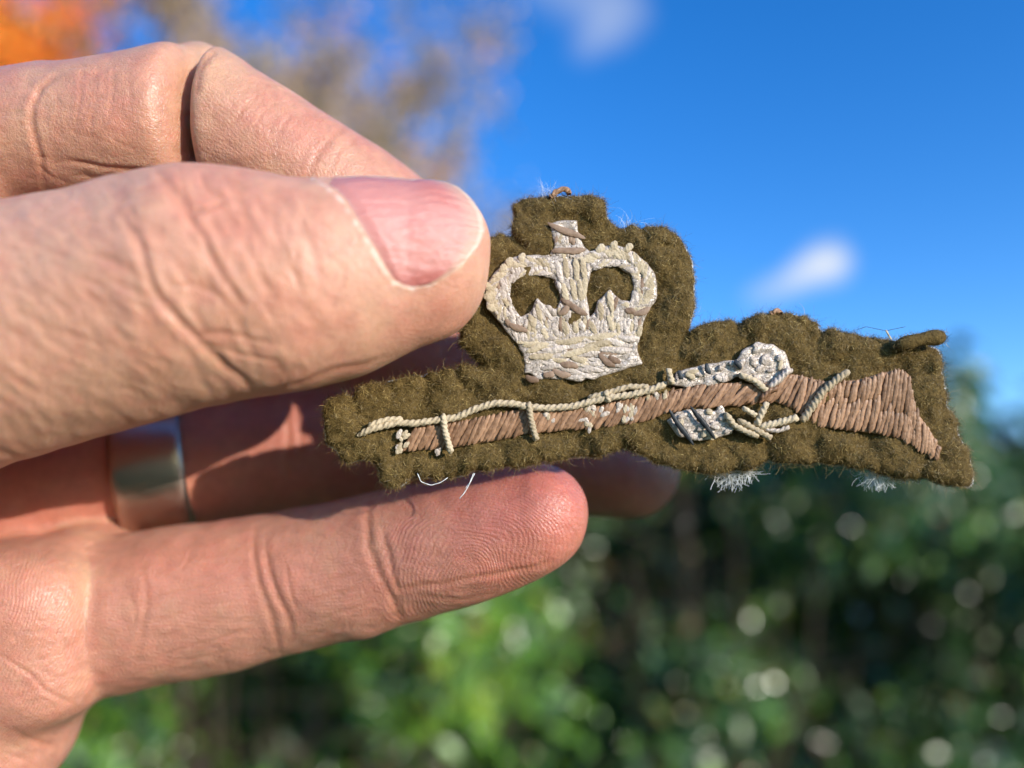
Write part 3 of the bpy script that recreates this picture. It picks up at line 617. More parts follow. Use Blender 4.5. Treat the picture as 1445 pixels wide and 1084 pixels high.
# ------------------------------------------------------------------ the embroidered badge
BD = 100.0                                   # depth of the felt's front face
def bend(px, py): px = np.asarray(px); return .9*(np.maximum(px-900, 0)/460.)**2-2.1*(np.maximum(650-px, 0)/190.)**1.5+.25*np.sin(px/150.+.6)   # the cloth is not quite flat
def S(px, py, h):                            # point h mm in front of the felt face
    d = BD+bend(px, py)-h
    return np.stack([(px-CX)*d/F, d+0*px, (CY-py)*d/F], -1)
BORG = world(B(915, 600, BD+1.5))
badge = empty('cloth_badge', tuple(BORG))
tag(badge, 'khaki felt badge embroidered with a crown above a rifle', 'badge')
FELT = [(458, 600), (456, 585), (458, 573), (464, 564), (489, 557), (497, 561), (506, 549), (524, 540), (542, 545), (548, 537), (577, 531), (597, 530), (604, 526), (632, 523), (641, 524), (650, 515), (661, 513), (672, 517), (675, 512), (666, 504), (650, 489), (648, 469), (652, 440), (655, 400), (668, 360), (690, 334), (706, 331), (723, 336),
 (724, 290), (737, 281), (770, 277), (805, 275), (832, 278), (854, 283), (857, 311), (873, 323), (891, 318), (906, 326), (912, 318), (932, 319), (953, 329), (968, 352), (977, 370), (980, 405), (981, 432), (974, 453), (968, 473), (988, 461), (1020, 454), (1033, 453), (1044, 457), (1058, 447), (1087, 443), (1116, 442), (1137, 447), (1155, 460), (1159, 468), (1173, 465), (1213, 474), (1245, 478), (1262, 480),
 (1300, 482), (1326, 492), (1330, 528), (1337, 560), (1335, 572), (1350, 594), (1352, 614), (1366, 636), (1370, 657), (1375, 679), (1368, 688), (1332, 684), (1303, 674), (1278, 678), (1242, 668), (1224, 661), (1188, 659), (1152, 654), (1123, 656), (1091, 654), (1084, 648), (1062, 663), (1008, 668), (986, 665), (954, 661), (922, 652), (900, 640), (880, 632), (868, 633), (854, 638), (836, 646), (807, 646), (785, 649), (764, 652), (742, 660),
 (713, 658), (688, 664), (674, 662), (649, 672), (620, 676), (595, 673), (584, 669), (580, 676), (566, 687), (548, 687), (537, 680), (533, 658), (519, 648), (490, 653), (480, 644), (472, 633), (459, 626)]
GROOVES = [((497, 560), (505, 584)), ((547, 537), (557, 556)), ((600, 528), (603, 548)), ((642, 522), (650, 542)), ((674, 515), (700, 520)), ((724, 336), (742, 352)), ((857, 308), (846, 326)), ((906, 326), (918, 346)), ((935, 345), (960, 350)), ((968, 473), (952, 492)), ((1044, 456), (1040, 476)), ((1159, 468), (1150, 486)), ((1330, 528), (1310, 530)),
 ((1336, 570), (1316, 576)), ((1352, 616), (1332, 622)), ((1088, 654), (1086, 632)), ((1303, 675), (1300, 652)), ((1242, 668), (1240, 650)), ((890, 634), (872, 618)), ((836, 647), (833, 626)), ((764, 654), (758, 634)), ((713, 659), (712, 640)), ((676, 664), (674, 645)), ((649, 673), (645, 652)), ((584, 671), (586, 648)), ((534, 660), (524, 634)), ((472, 634), (492, 630)), ((986, 665), (990, 645)), ((1190, 660), (1188, 644)), ((981, 405), (962, 402)), ((974, 452), (955, 446))]
def z6(p): return (640+p[0]/3.387, 240+p[1]/3.387)          # readings taken on enlarged crops of the photograph
def z7(p): return (440+p[0]/2.779, 500+p[1]/2.779)
def z8(p): return (900+p[0]/2.779, 420+p[1]/2.779)
def z9(p): return (920+p[0]/4.817, 480+p[1]/4.817)
CROWN = [z6(p) for p in [(150, 600), (160, 540), (190, 490), (250, 432), (330, 408), (420, 405), (460, 400), (482, 375), (478, 325), (462, 275), (452, 250), (530, 240), (592, 242), (594, 290), (606, 335), (628, 370), (650, 390), (700, 366), (780, 358), (860, 388), (930, 440), (970, 520), (976, 600), (942, 662), (914, 700), (905, 745), (890, 800), (880, 860), (900, 925), (860, 940), (780, 962), (650, 1004), (590, 1010), (500, 1000), (420, 1002), (342, 970), (338, 880), (290, 820), (240, 760), (180, 690), (155, 645)]]
HOLE_L = [z6(p) for p in [(275, 545), (330, 512), (420, 502), (480, 530), (500, 590), (512, 622), (490, 662), (452, 652), (402, 618), (372, 668), (322, 702), (290, 672), (270, 610)]]
HOLE_R = [z6(p) for p in [(640, 540), (660, 490), (720, 462), (800, 466), (850, 510), (856, 570), (842, 622), (802, 622), (748, 570), (728, 590), (690, 622), (672, 682), (652, 702), (636, 622)]]
BOLT = [z8(p) for p in [(135, 345), (150, 292), (260, 258), (382, 245), (410, 210), (462, 174), (530, 186), (580, 210), (602, 290), (545, 350), (500, 372), (450, 330), (390, 312), (300, 346), (190, 352)]]
LOCK = [z8(p) for p in [(115, 482), (150, 446), (230, 436), (300, 442), (325, 400), (342, 455), (382, 500), (370, 532), (300, 556), (220, 562), (160, 546)]]
# stitches of the stock: (lower point, upper point) control pairs
PAIRS = [((570, 638), (588, 603)), ((640, 632), (658, 592)), ((700, 622), (722, 580)), ((750, 612), (772, 577)), ((820, 606), (842, 573)), ((880, 600), (905, 559)), ((905, 596), (925, 556)), ((940, 583), (958, 549)), ((972, 576), (994, 543)), ((1008, 574), (1037, 540)), ((1044, 572), (1068, 543)), ((1076, 568), (1100, 534)), ((1090, 566), (1116, 528)), ((1118, 577), (1134, 531)), ((1148, 600), (1164, 538)), ((1190, 607), (1208, 537)), ((1228, 611), (1246, 526)), ((1256, 616), (1270, 521)), ((1270, 621), (1282, 528)), ((1281, 627), (1287, 556)), ((1294, 634), (1296, 584)), ((1308, 643), (1311, 606)), ((1324, 651), (1328, 633))]
STOCK = [a for a, b in PAIRS]+[b for a, b in PAIRS][::-1]

def felt_h(px, py):
    """height of the felt face (mm) above its mean plane, from bumps, gathered scallops and stitch pull"""
    P = np.stack([px*.09, py*.09, 0*px], 1)
    h = (vnoise(P, .30, 31)-.5)*1.5+(vnoise(P, .8, 32)-.5)*.6+(vnoise(P, 2.2, 33)-.5)*.35
    for a, b in GROOVES:
        s, t = line_dist(px, py, [a, b]); h -= .75*np.exp(-(s/5.0)**2)*(1-t*.75)
    for poly in (CROWN, BOLT, LOCK, STOCK):
        d = poly_dist(px, py, poly); h -= .35*np.clip(1-(d-2)/16, 0, 1)
    return h
def sheet_sdf(poly, step_px, front, back, rnd, hfun=None, holes=(), edge_noise=0.):
    """rounded slab over a photo-pixel outline; returns px, py, height mesh"""
    A = np.array(poly); k = step_px
    gx = np.arange(A[:, 0].min()-14, A[:, 0].max()+14, k); gy = np.arange(A[:, 1].min()-14, A[:, 1].max()+14, k); gz = np.arange(-back-1.2, front+2.4, k*.089)
    GX, GY = np.meshgrid(gx, gy, indexing='ij'); fx, fy = GX.ravel(), GY.ravel()
    d = poly_dist(fx, fy, poly)
    for hpoly in holes: d = np.maximum(d, -poly_dist(fx, fy, hpoly))
    d = d*.089
    if edge_noise: d = d+(vnoise(np.stack([fx*.09, fy*.09, 0*fx], 1), 1.1, 44)-.5)*edge_noise
    h = hfun(fx, fy) if hfun else 0*fx
    d, h = d.reshape(GX.shape), h.reshape(GX.shape)
    zf = np.minimum(gz[None, None, :]-front-h[:, :, None], 99); zb = -back-gz[None, None, :]
    zz = np.maximum(zf, zb)
    a = d[:, :, None]+rnd; b = zz+rnd
    f = np.minimum(np.maximum(a, b), 0)+np.hypot(np.maximum(a, 0), np.maximum(b, 0))-rnd
    V, Q = surface_nets(f.astype(np.float32), gx, gy, gz)
    return V, Q
def finish(V, Q, smooth=2):
    W_ = S(V[:, 0], V[:, 1], V[:, 2]); Q = fix_orient(W_, Q); E, _ = edges_of(Q)
    for _ in range(smooth): W_ = laplace(W_, E, .5)
    return W_, Q
def badge_obj(name, W_, Q, mat, parent=badge):
    return obj(name, mesh_from(name, world(W_)-BORG, Q, Q.shape[1], True), mat, parent)

# materials
def felt_material():
    m, t, p = smat('olive_felt'); tc = N(t, 'ShaderNodeTexCoord')
    no = N(t, 'ShaderNodeTexNoise'); no.inputs['Scale'].default_value = 1500; no.inputs['Detail'].default_value = 6; no.inputs['Roughness'].default_value = .7; link(t, tc.outputs['Object'], no.inputs['Vector'])
    rp = N(t, 'ShaderNodeValToRGB'); rp.color_ramp.elements[0].position = .3; rp.color_ramp.elements[0].color = (.072, .046, .017, 1); rp.color_ramp.elements[1].position = .72; rp.color_ramp.elements[1].color = (.20, .132, .047, 1)
    link(t, no.outputs[0], rp.inputs[0]); link(t, rp.outputs[0], p.inputs['Base Color']); p.inputs['Roughness'].default_value = .95; p.inputs['Specular IOR Level'].default_value = .1
    b = N(t, 'ShaderNodeBump'); b.inputs['Strength'].default_value = 1; b.inputs['Distance'].default_value = .0004; link(t, no.outputs[0], b.inputs['Height']); link(t, b.outputs[0], p.inputs['Normal'])
    return m
def thread_material(name, a, b, rough=.7, scale=1600, bump=.5, metallic=0., spec=.3):
    m, t, p = smat(name); tc = N(t, 'ShaderNodeTexCoord'); gm = N(t, 'ShaderNodeNewGeometry')
    no = N(t, 'ShaderNodeTexNoise'); no.inputs['Scale'].default_value = scale; no.inputs['Detail'].default_value = 4; link(t, gm.outputs['Position'], no.inputs['Vector'])
    oi = N(t, 'ShaderNodeObjectInfo'); ad = N(t, 'ShaderNodeMath', operation='MULTIPLY_ADD'); ad.inputs[1].default_value = .5; link(t, oi.outputs['Random'], ad.inputs[0]); link(t, no.outputs[0], ad.inputs[2])
    rp = N(t, 'ShaderNodeValToRGB'); rp.color_ramp.elements[0].position = .38; rp.color_ramp.elements[0].color = (*a, 1); rp.color_ramp.elements[1].position = 1.05; rp.color_ramp.elements[1].color = (*b, 1)
    link(t, ad.outputs[0], rp.inputs[0]); link(t, rp.outputs[0], p.inputs['Base Color']); p.inputs['Roughness'].default_value = rough; p.inputs['Metallic'].default_value = metallic; p.inputs['Specular IOR Level'].default_value = spec
    bn = N(t, 'ShaderNodeBump'); bn.inputs['Strength'].default_value = bump; bn.inputs['Distance'].default_value = .0002; link(t, no.outputs[0], bn.inputs['Height']); link(t, bn.outputs[0], p.inputs['Normal'])
    return m
M_FELT = felt_material()
M_BROWN = thread_material('brown_thread', (.15, .075, .038), (.42, .235, .135), .45)
M_CREAM = thread_material('cream_thread', (.37, .28, .175), (.60, .48, .325), .75, 2300, .9)
M_SILVER = thread_material('tarnished_silver_thread', (.34, .27, .215), (.62, .515, .435), .5, 2300, 1., .1, .4)
def foil_material():
    m, t, p = smat('tarnished_silver_foil'); tc = N(t, 'ShaderNodeTexCoord')
    wv = N(t, 'ShaderNodeTexNoise'); wv.inputs['Scale'].default_value = 900; link(t, tc.outputs['Object'], wv.inputs['Vector'])
    mx = N(t, 'ShaderNodeVectorMath', operation='MULTIPLY_ADD'); mx.inputs[1].default_value = (.0011,)*3; link(t, wv.outputs['Color'], mx.inputs[0]); link(t, tc.outputs['Object'], mx.inputs[2])
    vo = N(t, 'ShaderNodeTexVoronoi'); vo.feature = 'DISTANCE_TO_EDGE'; vo.inputs['Scale'].default_value = 2500; link(t, mx.outputs[0], vo.inputs['Vector'])
    cr_ = N(t, 'ShaderNodeMapRange'); cr_.inputs['From Min'].default_value = .0; cr_.inputs['From Max'].default_value = .07; link(t, vo.outputs['Distance'], cr_.inputs[0])
    no = N(t, 'ShaderNodeTexNoise'); no.inputs['Scale'].default_value = 1300; no.inputs['Detail'].default_value = 5; link(t, tc.outputs['Object'], no.inputs['Vector'])
    rp = N(t, 'ShaderNodeValToRGB'); rp.color_ramp.elements[0].position = .3; rp.color_ramp.elements[0].color = (.48, .39, .315, 1); rp.color_ramp.elements[1].position = .7; rp.color_ramp.elements[1].color = (.72, .61, .53, 1); link(t, no.outputs[0], rp.inputs[0])
    mc = N(t, 'ShaderNodeMix', data_type='RGBA'); mc.inputs[6].default_value = (.33, .26, .20, 1); link(t, cr_.outputs[0], mc.inputs['Factor']); link(t, rp.outputs[0], mc.inputs[7]); link(t, mc.outputs[2], p.inputs['Base Color'])
    p.inputs['Roughness'].default_value = .45; p.inputs['Metallic'].default_value = .15
    b = N(t, 'ShaderNodeBump'); b.inputs['Strength'].default_value = .8; b.inputs['Distance'].default_value = .00015; link(t, cr_.outputs[0], b.inputs['Height'])
    b2 = N(t, 'ShaderNodeBump'); b2.inputs['Strength'].default_value = .7; b2.inputs['Distance'].default_value = .0002; link(t, no.outputs[0], b2.inputs['Height']); link(t, b.outputs[0], b2.inputs['Normal']); link(t, b2.outputs[0], p.inputs['Normal'])
    return m
M_FOIL = foil_material()
M_BLACK = thread_material('black_thread', (.010, .012, .014), (.045, .05, .055), .5)
M_TAN = thread_material('faded_brown_thread', (.17, .10, .06), (.33, .22, .15), .6)
M_WHITE = thread_material('white_lint', (.62, .62, .60), (.85, .85, .83), .8)

# felt body
V, Q = sheet_sdf(FELT, 3.0, 0.0, 2.6, 1.25, felt_h, (), .5)
W_, Q = finish(V, Q, 2)
# a rolled flap of felt lying over the upper right corner
def tube_mesh(P, R, k=8, lobes=0, twist=0., caps=True, amp=.2, ph0=0.):
    """P (n,3) path, R (n,) radius; lobes>0 gives a plied thread"""
    P = np.asarray(P, float); n = len(P); T = np.gradient(P, axis=0); T /= np.linalg.norm(T, axis=1)[:, None]+1e-12
    ref = np.array([0, -1., 0]); U = np.cross(T, ref); U /= np.linalg.norm(U, axis=1)[:, None]+1e-12; Wn = np.cross(U, T)
    s = np.concatenate([[0], np.cumsum(np.linalg.norm(np.diff(P, axis=0), axis=1))])
    a = np.arange(k)*2*math.pi/k; A = a[None, :]+0*s[:, None]
    rr = R[:, None]*(1+(amp*np.cos(lobes*(A-twist*s[:, None]-ph0)) if lobes else 0))
    V = P[:, None]+U[:, None]*(rr*np.cos(A))[..., None]+Wn[:, None]*(rr*np.sin(A))[..., None]
    V = V.reshape(-1, 3); i = np.arange(n-1)[:, None]*k; j = np.arange(k)[None, :]
    Q = np.stack([i+j, i+(j+1) % k, i+k+(j+1) % k, i+k+j], -1).reshape(-1, 4)
    return V, Q
felt = badge_obj('felt_base', W_, Q, M_FELT)
fl = np.linspace(0, 1, 18); FLAPP = S(1262+fl*72, 489-fl*13-3*np.sin(fl*3), .55+.35*np.sin(fl*math.pi))
FV, FQ = tube_mesh(FLAPP, 1.25*np.sqrt(np.clip(1-(2*fl-1.0)**4, .02, 1))*(.62+.22*fl+.10*np.sin(fl*9)), 14)
badge_obj('felt_flap', FV, FQ, M_FELT)

# loose wool fibres standing on the felt
def fibres(name, P, Nn, n, lmin, lmax, lift, rad, mat, seg=3, curl=.5, avoid=True):
    T = rng.normal(0, 1, (n, 3)); T -= (T*Nn).sum(1)[:, None]*Nn; T /= np.linalg.norm(T, axis=1)[:, None]
    d = T+Nn*rng.uniform(-.05, lift, (n, 1)); d /= np.linalg.norm(d, axis=1)[:, None]
    L = rng.uniform(lmin, lmax, n)[:, None]/seg; bnd = rng.normal(0, curl, (n, 3))
    pts = [P-Nn*.08]
    for k in range(seg):
        pts.append(pts[-1]+d*L); d = d+bnd-Nn*.12; d /= np.linalg.norm(d, axis=1)[:, None]
    pts = np.stack(pts, 1); side = np.cross(pts[:, -1]-pts[:, 0], Nn+rng.normal(0, .5, (n, 3))); side /= np.linalg.norm(side, axis=1)[:, None]+1e-9
    w = (rad*rng.uniform(.6, 1.3, n))[:, None, None]*np.linspace(1, .45, seg+1)[None, :, None]
    V = np.concatenate([pts+side[:, None]*w, pts-side[:, None]*w], 1).reshape(-1, 3); m = seg+1
    b = (np.arange(n)*2*m)[:, None]; Q = np.concatenate([b+np.array([[k, k+1, m+k+1, m+k]]) for k in range(seg)])
    o = badge_obj(name, V, Q, mat); o['kind'] = 'stuff'
    c = rng.uniform(0, 1, n); set_attr(o.data, 'fibre_tone', np.repeat(c, 2*m))
    return o
mf, t, p = smat('wool_fibre'); at = N(t, 'ShaderNodeAttribute'); at.attribute_name = 'fibre_tone'
rp = N(t, 'ShaderNodeValToRGB'); e = rp.color_ramp.elements; e[0].color = (.083, .052, .016, 1); e[1].color = (.62, .46, .17, 1); x_ = rp.color_ramp.elements.new(.72); x_.color = (.24, .158, .052, 1); x_ = rp.color_ramp.elements.new(.93); x_.color = (.36, .245, .085, 1)
link(t, at.outputs['Fac'], rp.inputs[0]); link(t, rp.outputs[0], p.inputs['Base Color']); p.inputs['Roughness'].default_value = .5; p.inputs['Specular IOR Level'].default_value = .35
Nv = vnormals(W_, Q); FW = np.concatenate([W_, FV]); FN = np.concatenate([Nv, vnormals(FV, FQ)])
ppx = CX+FW[:, 0]/FW[:, 1]*F; ppy = CY-FW[:, 2]/FW[:, 1]*F
okv = FN[:, 1] < .75
ins = np.minimum.reduce([poly_dist(ppx, ppy, q) for q in (BOLT, LOCK, STOCK)])
cr = np.maximum.reduce([poly_dist(ppx, ppy, CROWN), -poly_dist(ppx, ppy, HOLE_L), -poly_dist(ppx, ppy, HOLE_R)])
okv &= (np.minimum(ins, cr) > -1.0)
cand = np.nonzero(okv)[0]; nf = 105000
pick = cand[rng.integers(0, len(cand), nf)]
fibres('felt_nap', FW[pick]+rng.normal(0, .12, (nf, 3))*[1, .3, 1], FN[pick], nf, .3, 1.05, .6, .022, mf, 3, .85)
edge = cand[(FN[cand, 1] > -.55)]; ne_ = 4000; pe = edge[rng.integers(0, len(edge), ne_)]
fibres('stray_fibres', FW[pe], FN[pe], ne_, .8, 2.6, 1.3, .013, mf, 4, .35)

# white backing cloth, frayed where it shows below
def offset_poly(poly, o):
    P = np.array(poly, float); a = np.roll(P, 1, 0); b = np.roll(P, -1, 0); tn = b-a; tn /= np.linalg.norm(tn, axis=1)[:, None]+1e-9
    n = np.stack([tn[:, 1], -tn[:, 0]], 1); return P+n*o
BACK = offset_poly(FELT, 1.0)+np.array([0, 1.2])
Vb, Qb = sheet_sdf([tuple(q) for q in BACK], 4.0, -2.3, 3.1, .25, None, (), .3)
Wb, Qb = finish(Vb, Qb, 1); badge_obj('backing_cloth', Wb, Qb, M_WHITE)

# ---- plied stitch meshes (unit length along x, shared by alike stitches)
def stitch_mesh(name, k, ratio, twist, arch, seed, lobes=5, rings=15, endp=6):
    k = 20
    r = random.Random(seed); u = np.linspace(0, 1, rings)
    P = np.stack([u-.5, -arch*np.sin(u*math.pi)*1.0, .02*np.sin(u*5+seed)], 1)
    R = ratio*np.sqrt(np.clip(1-np.abs(2*u-1)**endp, .03, 1))*(1+.10*np.sin(u*9+seed))
    V, Q = tube_mesh(P, R, k, lobes, twist*.55, amp=.13, ph0=seed)
    return mesh_from(name, V, Q, 4, True)
ST_BROWN = [stitch_mesh('satin_stitch', 8, .105, 9.+i, .05, i) for i in range(6)]
ST_SHORT = [stitch_mesh('short_stitch', 8, .20, 5+i, .07, 10+i, endp=2.2) for i in range(5)]
ST_LONG = [stitch_mesh('long_stitch', 8, .065, 12+i, .035, 20+i, endp=2.6) for i in range(4)]
def place(name, meshes, a, b, h, width, mat, parent, ratio, flat=.6):
    """lay one stitch from photo point a to b, h mm above the felt face, width mm across"""
    me = random.choice(meshes); key = (me.name, mat.name)
    if key not in place.cache:
        c = me.copy(); c.name = name; c.materials.clear(); c.materials.append(mat); place.cache[key] = c
    A = S(np.float64(a[0]), np.float64(a[1]), h); Bp = S(np.float64(b[0]), np.float64(b[1]), h)
    d = Bp-A; L = np.linalg.norm(d); xax = d/L; yax = np.array([0, 1., 0]); yax = yax-xax*(yax@xax); yax /= np.linalg.norm(yax); zax = np.cross(xax, yax)
    o = bpy.data.objects.new(name, place.cache[key]); COL.objects.link(o)
    sy = width/(2*ratio); sd = sy*flat
    M = np.eye(4); ctr = world((A+Bp)/2)-BORG
    Rm = RP @ np.stack([xax*L, yax*sd, zax*sy], 1)*.001
    M[:3, :3] = Rm; M[:3, 3] = ctr
    o.parent = parent; o.matrix_parent_inverse = Matrix.Identity(4); o.matrix_local = Matrix(M.tolist())
    return o
place.cache = {}
def cord(name, pts, r, mat, parent, h=.7, twist=5., lobes=2, sag=0., taper=True):
    P = np.array(pts, float); t = np.concatenate([[0], np.cumsum(np.linalg.norm(np.diff(P, axis=0), axis=1))]); n = max(10, int(t[-1]/1.6))
    s = np.linspace(0, t[-1], n); x = np.interp(s, t, P[:, 0]); y = np.interp(s, t, P[:, 1])
    for _ in range(2):
        x[1:-1] = (x[:-2]+2*x[1:-1]+x[2:])/4; y[1:-1] = (y[:-2]+2*y[1:-1]+y[2:])/4
    u = s/t[-1]; hh = h*np.minimum(1, np.minimum(u, 1-u)*14+.45)
    W3 = S(x, y, hh); R = np.full(n, r)*(1+.07*np.sin(s*.35+len(pts)))*np.sqrt(np.clip(np.minimum(u, 1-u)*24+.25, 0, 1))
    V, Q = tube_mesh(W3, R*.9, 24, 3, twist*.8, amp=.17); return badge_obj(name, V, Q, mat, parent)

# ---- crown
def crackle(px, py):
    P = np.stack([px*.09, py*.09, 0*px], 1)
    return (vnoise(P, 1.2, 51)-.5)*.30+(vnoise(P*[1, 2.6, 1], 2.4, 52)-.5)*.16
Vc, Qc = sheet_sdf(CROWN, 1.5, .42, .6, .28, crackle, (HOLE_L, HOLE_R), .35)
Wc, Qc = finish(Vc, Qc, 1); crown = badge_obj('crown', Wc, Qc, M_FOIL); crown['label'] = 'silver and cream thread crown'
def in_crown(x, y): 
    x, y = np.array([x]), np.array([y]); return max(poly_dist(x, y, CROWN)[0], -poly_dist(x, y, HOLE_L)[0], -poly_dist(x, y, HOLE_R)[0])
def st6(a, b, mat, w=.8, h=.55, long=False):
    place('stitch', ST_LONG if long else ST_SHORT, z6(a), z6(b), .36+(h-.36)*.35, w*.95, mat, crown, .065 if long else .20, .32)
# rims of the two arches
def arc_pts(cx, cy, rx, ry, a0, a1, n): return [(cx+rx*math.cos(math.radians(a)), cy-ry*math.sin(math.radians(a)), a) for a in np.linspace(a0, a1, n)]
for cx, cy, rx, ry, a0, a1, n in ((385, 590, 203, 150, 60, 215, 25), (750, 560, 185, 165, -45, 128, 28)):
    for x, y, a in arc_pts(cx, cy, rx, ry, a0, a1, n):
        t = math.radians(a+52+random.uniform(-9, 9)); L = random.uniform(30, 42)
        st6((x-L*math.cos(t), y+L*math.sin(t)), (x+L*math.cos(t), y-L*math.sin(t)), random.choice([M_CREAM, M_CREAM, M_SILVER]), random.uniform(.52, .68), .6)
    for x, y, a in arc_pts(cx, cy, rx-52, ry-48, a0+8, a1-10, n+4):
        t = math.radians(a-62+random.uniform(-9, 9)); L = random.uniform(26, 36)
        st6((x-L*math.cos(t), y+L*math.sin(t)), (x+L*math.cos(t), y-L*math.sin(t)), random.choice([M_SILVER, M_CREAM, M_SILVER]), random.uniform(.45, .6), .5)
for x, y in ((235, 470, ), (265, 440), (325, 420), (700, 375), (765, 362), (835, 372), (165, 560), (170, 610), (185, 660)):   # nubs round the outside
    st6((x-12, y+24), (x+14, y-22), M_CREAM, .95, .6) if y < 500 else st6((x-26, y-14), (x+24, y+12), M_CREAM, 1.0, .55)
for a, b in (((488, 430), (520, 540)), ((530, 420), (545, 520)), ((610, 420), (630, 520)), ((628, 500), (622, 620)), ((520, 540), (545, 640)), ((580, 420), (590, 530)), ((560, 520), (585, 625)), ((600, 520), (610, 625))): st6(a, b, random.choice([M_CREAM, M_CREAM, M_SILVER]), .8, .7)
for a, b in (((400, 625), (470, 720)), ((395, 640), (420, 720)), ((440, 650), (490, 690)), ((740, 580), (760, 680)), ((735, 690), (765, 770)), ((700, 630), (705, 720)), ((800, 650), (840, 640)), ((470, 735), (500, 800)), ((530, 725), (545, 790)), ((575, 725), (590, 780)), ((610, 720), (618, 770)), ((420, 755), (450, 810)), ((890, 740), (885, 800)), ((820, 745), (835, 790)), ((650, 720), (680, 790)), ((360, 690), (390, 760))): st6(a, b, random.choice([M_CREAM, M_SILVER, M_CREAM]), .8, .6)
for a, b in (((345, 865), (460, 832)), ((480, 830), (640, 800)), ((500, 885), (680, 858)), ((620, 800), (790, 790)), ((640, 830), (800, 820)), ((690, 862), (855, 858)), ((780, 800), (890, 806)), ((420, 860), (560, 850)), ((360, 900), (480, 880)), ((560, 905), (640, 905)), ((600, 860), (700, 842)), ((700, 805), (820, 830))): st6(a, b, M_CREAM if random.random() < .7 else M_SILVER, .85, .62, True)
for a, b in (((450, 252), (628, 332)), ((468, 392), (632, 378)), ((512, 620), (642, 692)), ((262, 732), (352, 776)), ((858, 694), (942, 660)), ((690, 880), (772, 942)), ((740, 886), (795, 928)), ((510, 920), (595, 946)), ((345, 982), (405, 1015)), ((470, 960), (560, 985)), ((500, 690), (560, 650)), ((820, 660), (870, 690)), ((430, 990), (480, 965))): st6(a, b, M_TAN, .85, .75, True)
def row_stitch(x0, y0, x1, y1, w, h):
    if max(in_crown(*z6((x0, y0))), in_crown(*z6((x1, y1))), in_crown(*z6(((x0+x1)/2, (y0+y1)/2)))) > -1.2: return
    st6((x0, y0), (x1, y1), random.choices([M_SILVER, M_CREAM, M_TAN], [.70, .24, .06])[0], w, h, True)
for y in np.arange(800, 1000, 13.5):        # the base band is laid in slightly slanting rows
    x = 330+random.uniform(-30, 30)
    while x < 900:
        L = random.uniform(80, 150); sl = random.uniform(-.16, -.04) if y < 900 else random.uniform(-.05, .30); row_stitch(x, y+random.uniform(-4, 4), x+L, y+L*sl+random.uniform(-4, 4), random.uniform(.48, .64), .50); x += L*.92
for x in np.arange(175, 960, 16.):          # the body above it in upright rows
    for y in (300, 360, 440, 520, 600, 655, 710, 765):
        L = random.uniform(50, 78); lean = (x-560)*.05+random.uniform(-8, 8); row_stitch(x+lean, y+random.uniform(-12, 12), x, y+L, random.uniform(.46, .62), .48)

# ---- rifle
Vr, Qr = sheet_sdf(STOCK, 1.8, .10, .8, .2, None, (), .1); Wr, Qr = finish(Vr, Qr, 1)
rifle = badge_obj('rifle', Wr, Qr, M_BROWN); rifle['label'] = 'brown satin stitched rifle'
lo = np.array([a for a, b in PAIRS], float); hi = np.array([b for a, b in PAIRS], float); ml = (lo+hi)/2
seg = np.linalg.norm(np.diff(ml, axis=0), axis=1); cum = np.concatenate([[0], np.cumsum(seg)])
s = 0.
while s < cum[-1]:
    a = np.array([np.interp(s, cum, lo[:, 0]), np.interp(s, cum, lo[:, 1])]); b = np.array([np.interp(s, cum, hi[:, 0]), np.interp(s, cum, hi[:, 1])])
    a += rng.normal(0, 1.3, 2); b += rng.normal(0, 1.3, 2); L = np.linalg.norm(b-a)
    w = .60*random.uniform(.88, 1.12)
    if L > 62:        # long places are covered by two overlapping rows
        sp = random.uniform(.28, .68); m1 = a+(b-a)*sp; m2 = a+(b-a)*(sp+.05)
        place('stitch', ST_BROWN, m1, b, .34, w, M_BROWN, rifle, .105); place('stitch', ST_BROWN, a, m2+np.array([1.5, 0]), .31, w, M_BROWN, rifle, .105)
    else: place('stitch', ST_BROWN, a, b, .34, w, M_BROWN, rifle, .105)
    s += 6.0*random.uniform(.92, 1.08)
for nm, poly in (('bolt', BOLT), ('lock_plate', LOCK)):
    Vx, Qx = sheet_sdf(poly, 1.6, .42, .6, .3, crackle, (), .3); Wx, Qx = finish(Vx, Qx, 1); badge_obj(nm, Wx, Qx, M_FOIL, rifle)
    A = np.array(poly); c = 0
    while c < (26 if nm == 'bolt' else 14):
        x, y = random.uniform(A[:, 0].min(), A[:, 0].max()), random.uniform(A[:, 1].min(), A[:, 1].max())
        if poly_dist(np.array([x]), np.array([y]), poly)[0] > -2.5: continue
        t = math.radians(random.gauss(60 if x > 1035 else 12, 30)); L = random.uniform(4, 9)
        place('stitch', ST_SHORT, (x-L*math.cos(t), y+L*math.sin(t)), (x+L*math.cos(t), y-L*math.sin(t)), .55+random.uniform(-.05, .15), random.uniform(.5, .75), random.choices([M_SILVER, M_CREAM], [.7, .3])[0], rifle, .20, .4); c += 1
for a, b in (((123, 438), (216, 580)), ((208, 424), (302, 556)), ((155, 288), (178, 320)), ((266, 258), (282, 302)), ((384, 242), (402, 284))): place('dark_stitch', ST_LONG, z8(a), z8(b), 1.0, .62, M_BLACK, rifle, .065)
cord('barrel_cord', [z7(p) for p in [(180, 320), (235, 292), (340, 268), (400, 272), (500, 258), (570, 248), (640, 215), (720, 192), (800, 195), (840, 206), (920, 212), (1020, 206), (1080, 190), (1150, 172), (1250, 160), (1330, 140), (1405, 108)]], .46, M_CREAM, rifle, .85, 3.5)
cord('barrel_cord', [z7(p) for p in [(225, 280), (290, 258), (352, 254)]], .40, M_CREAM, rifle, .75, 3.5)
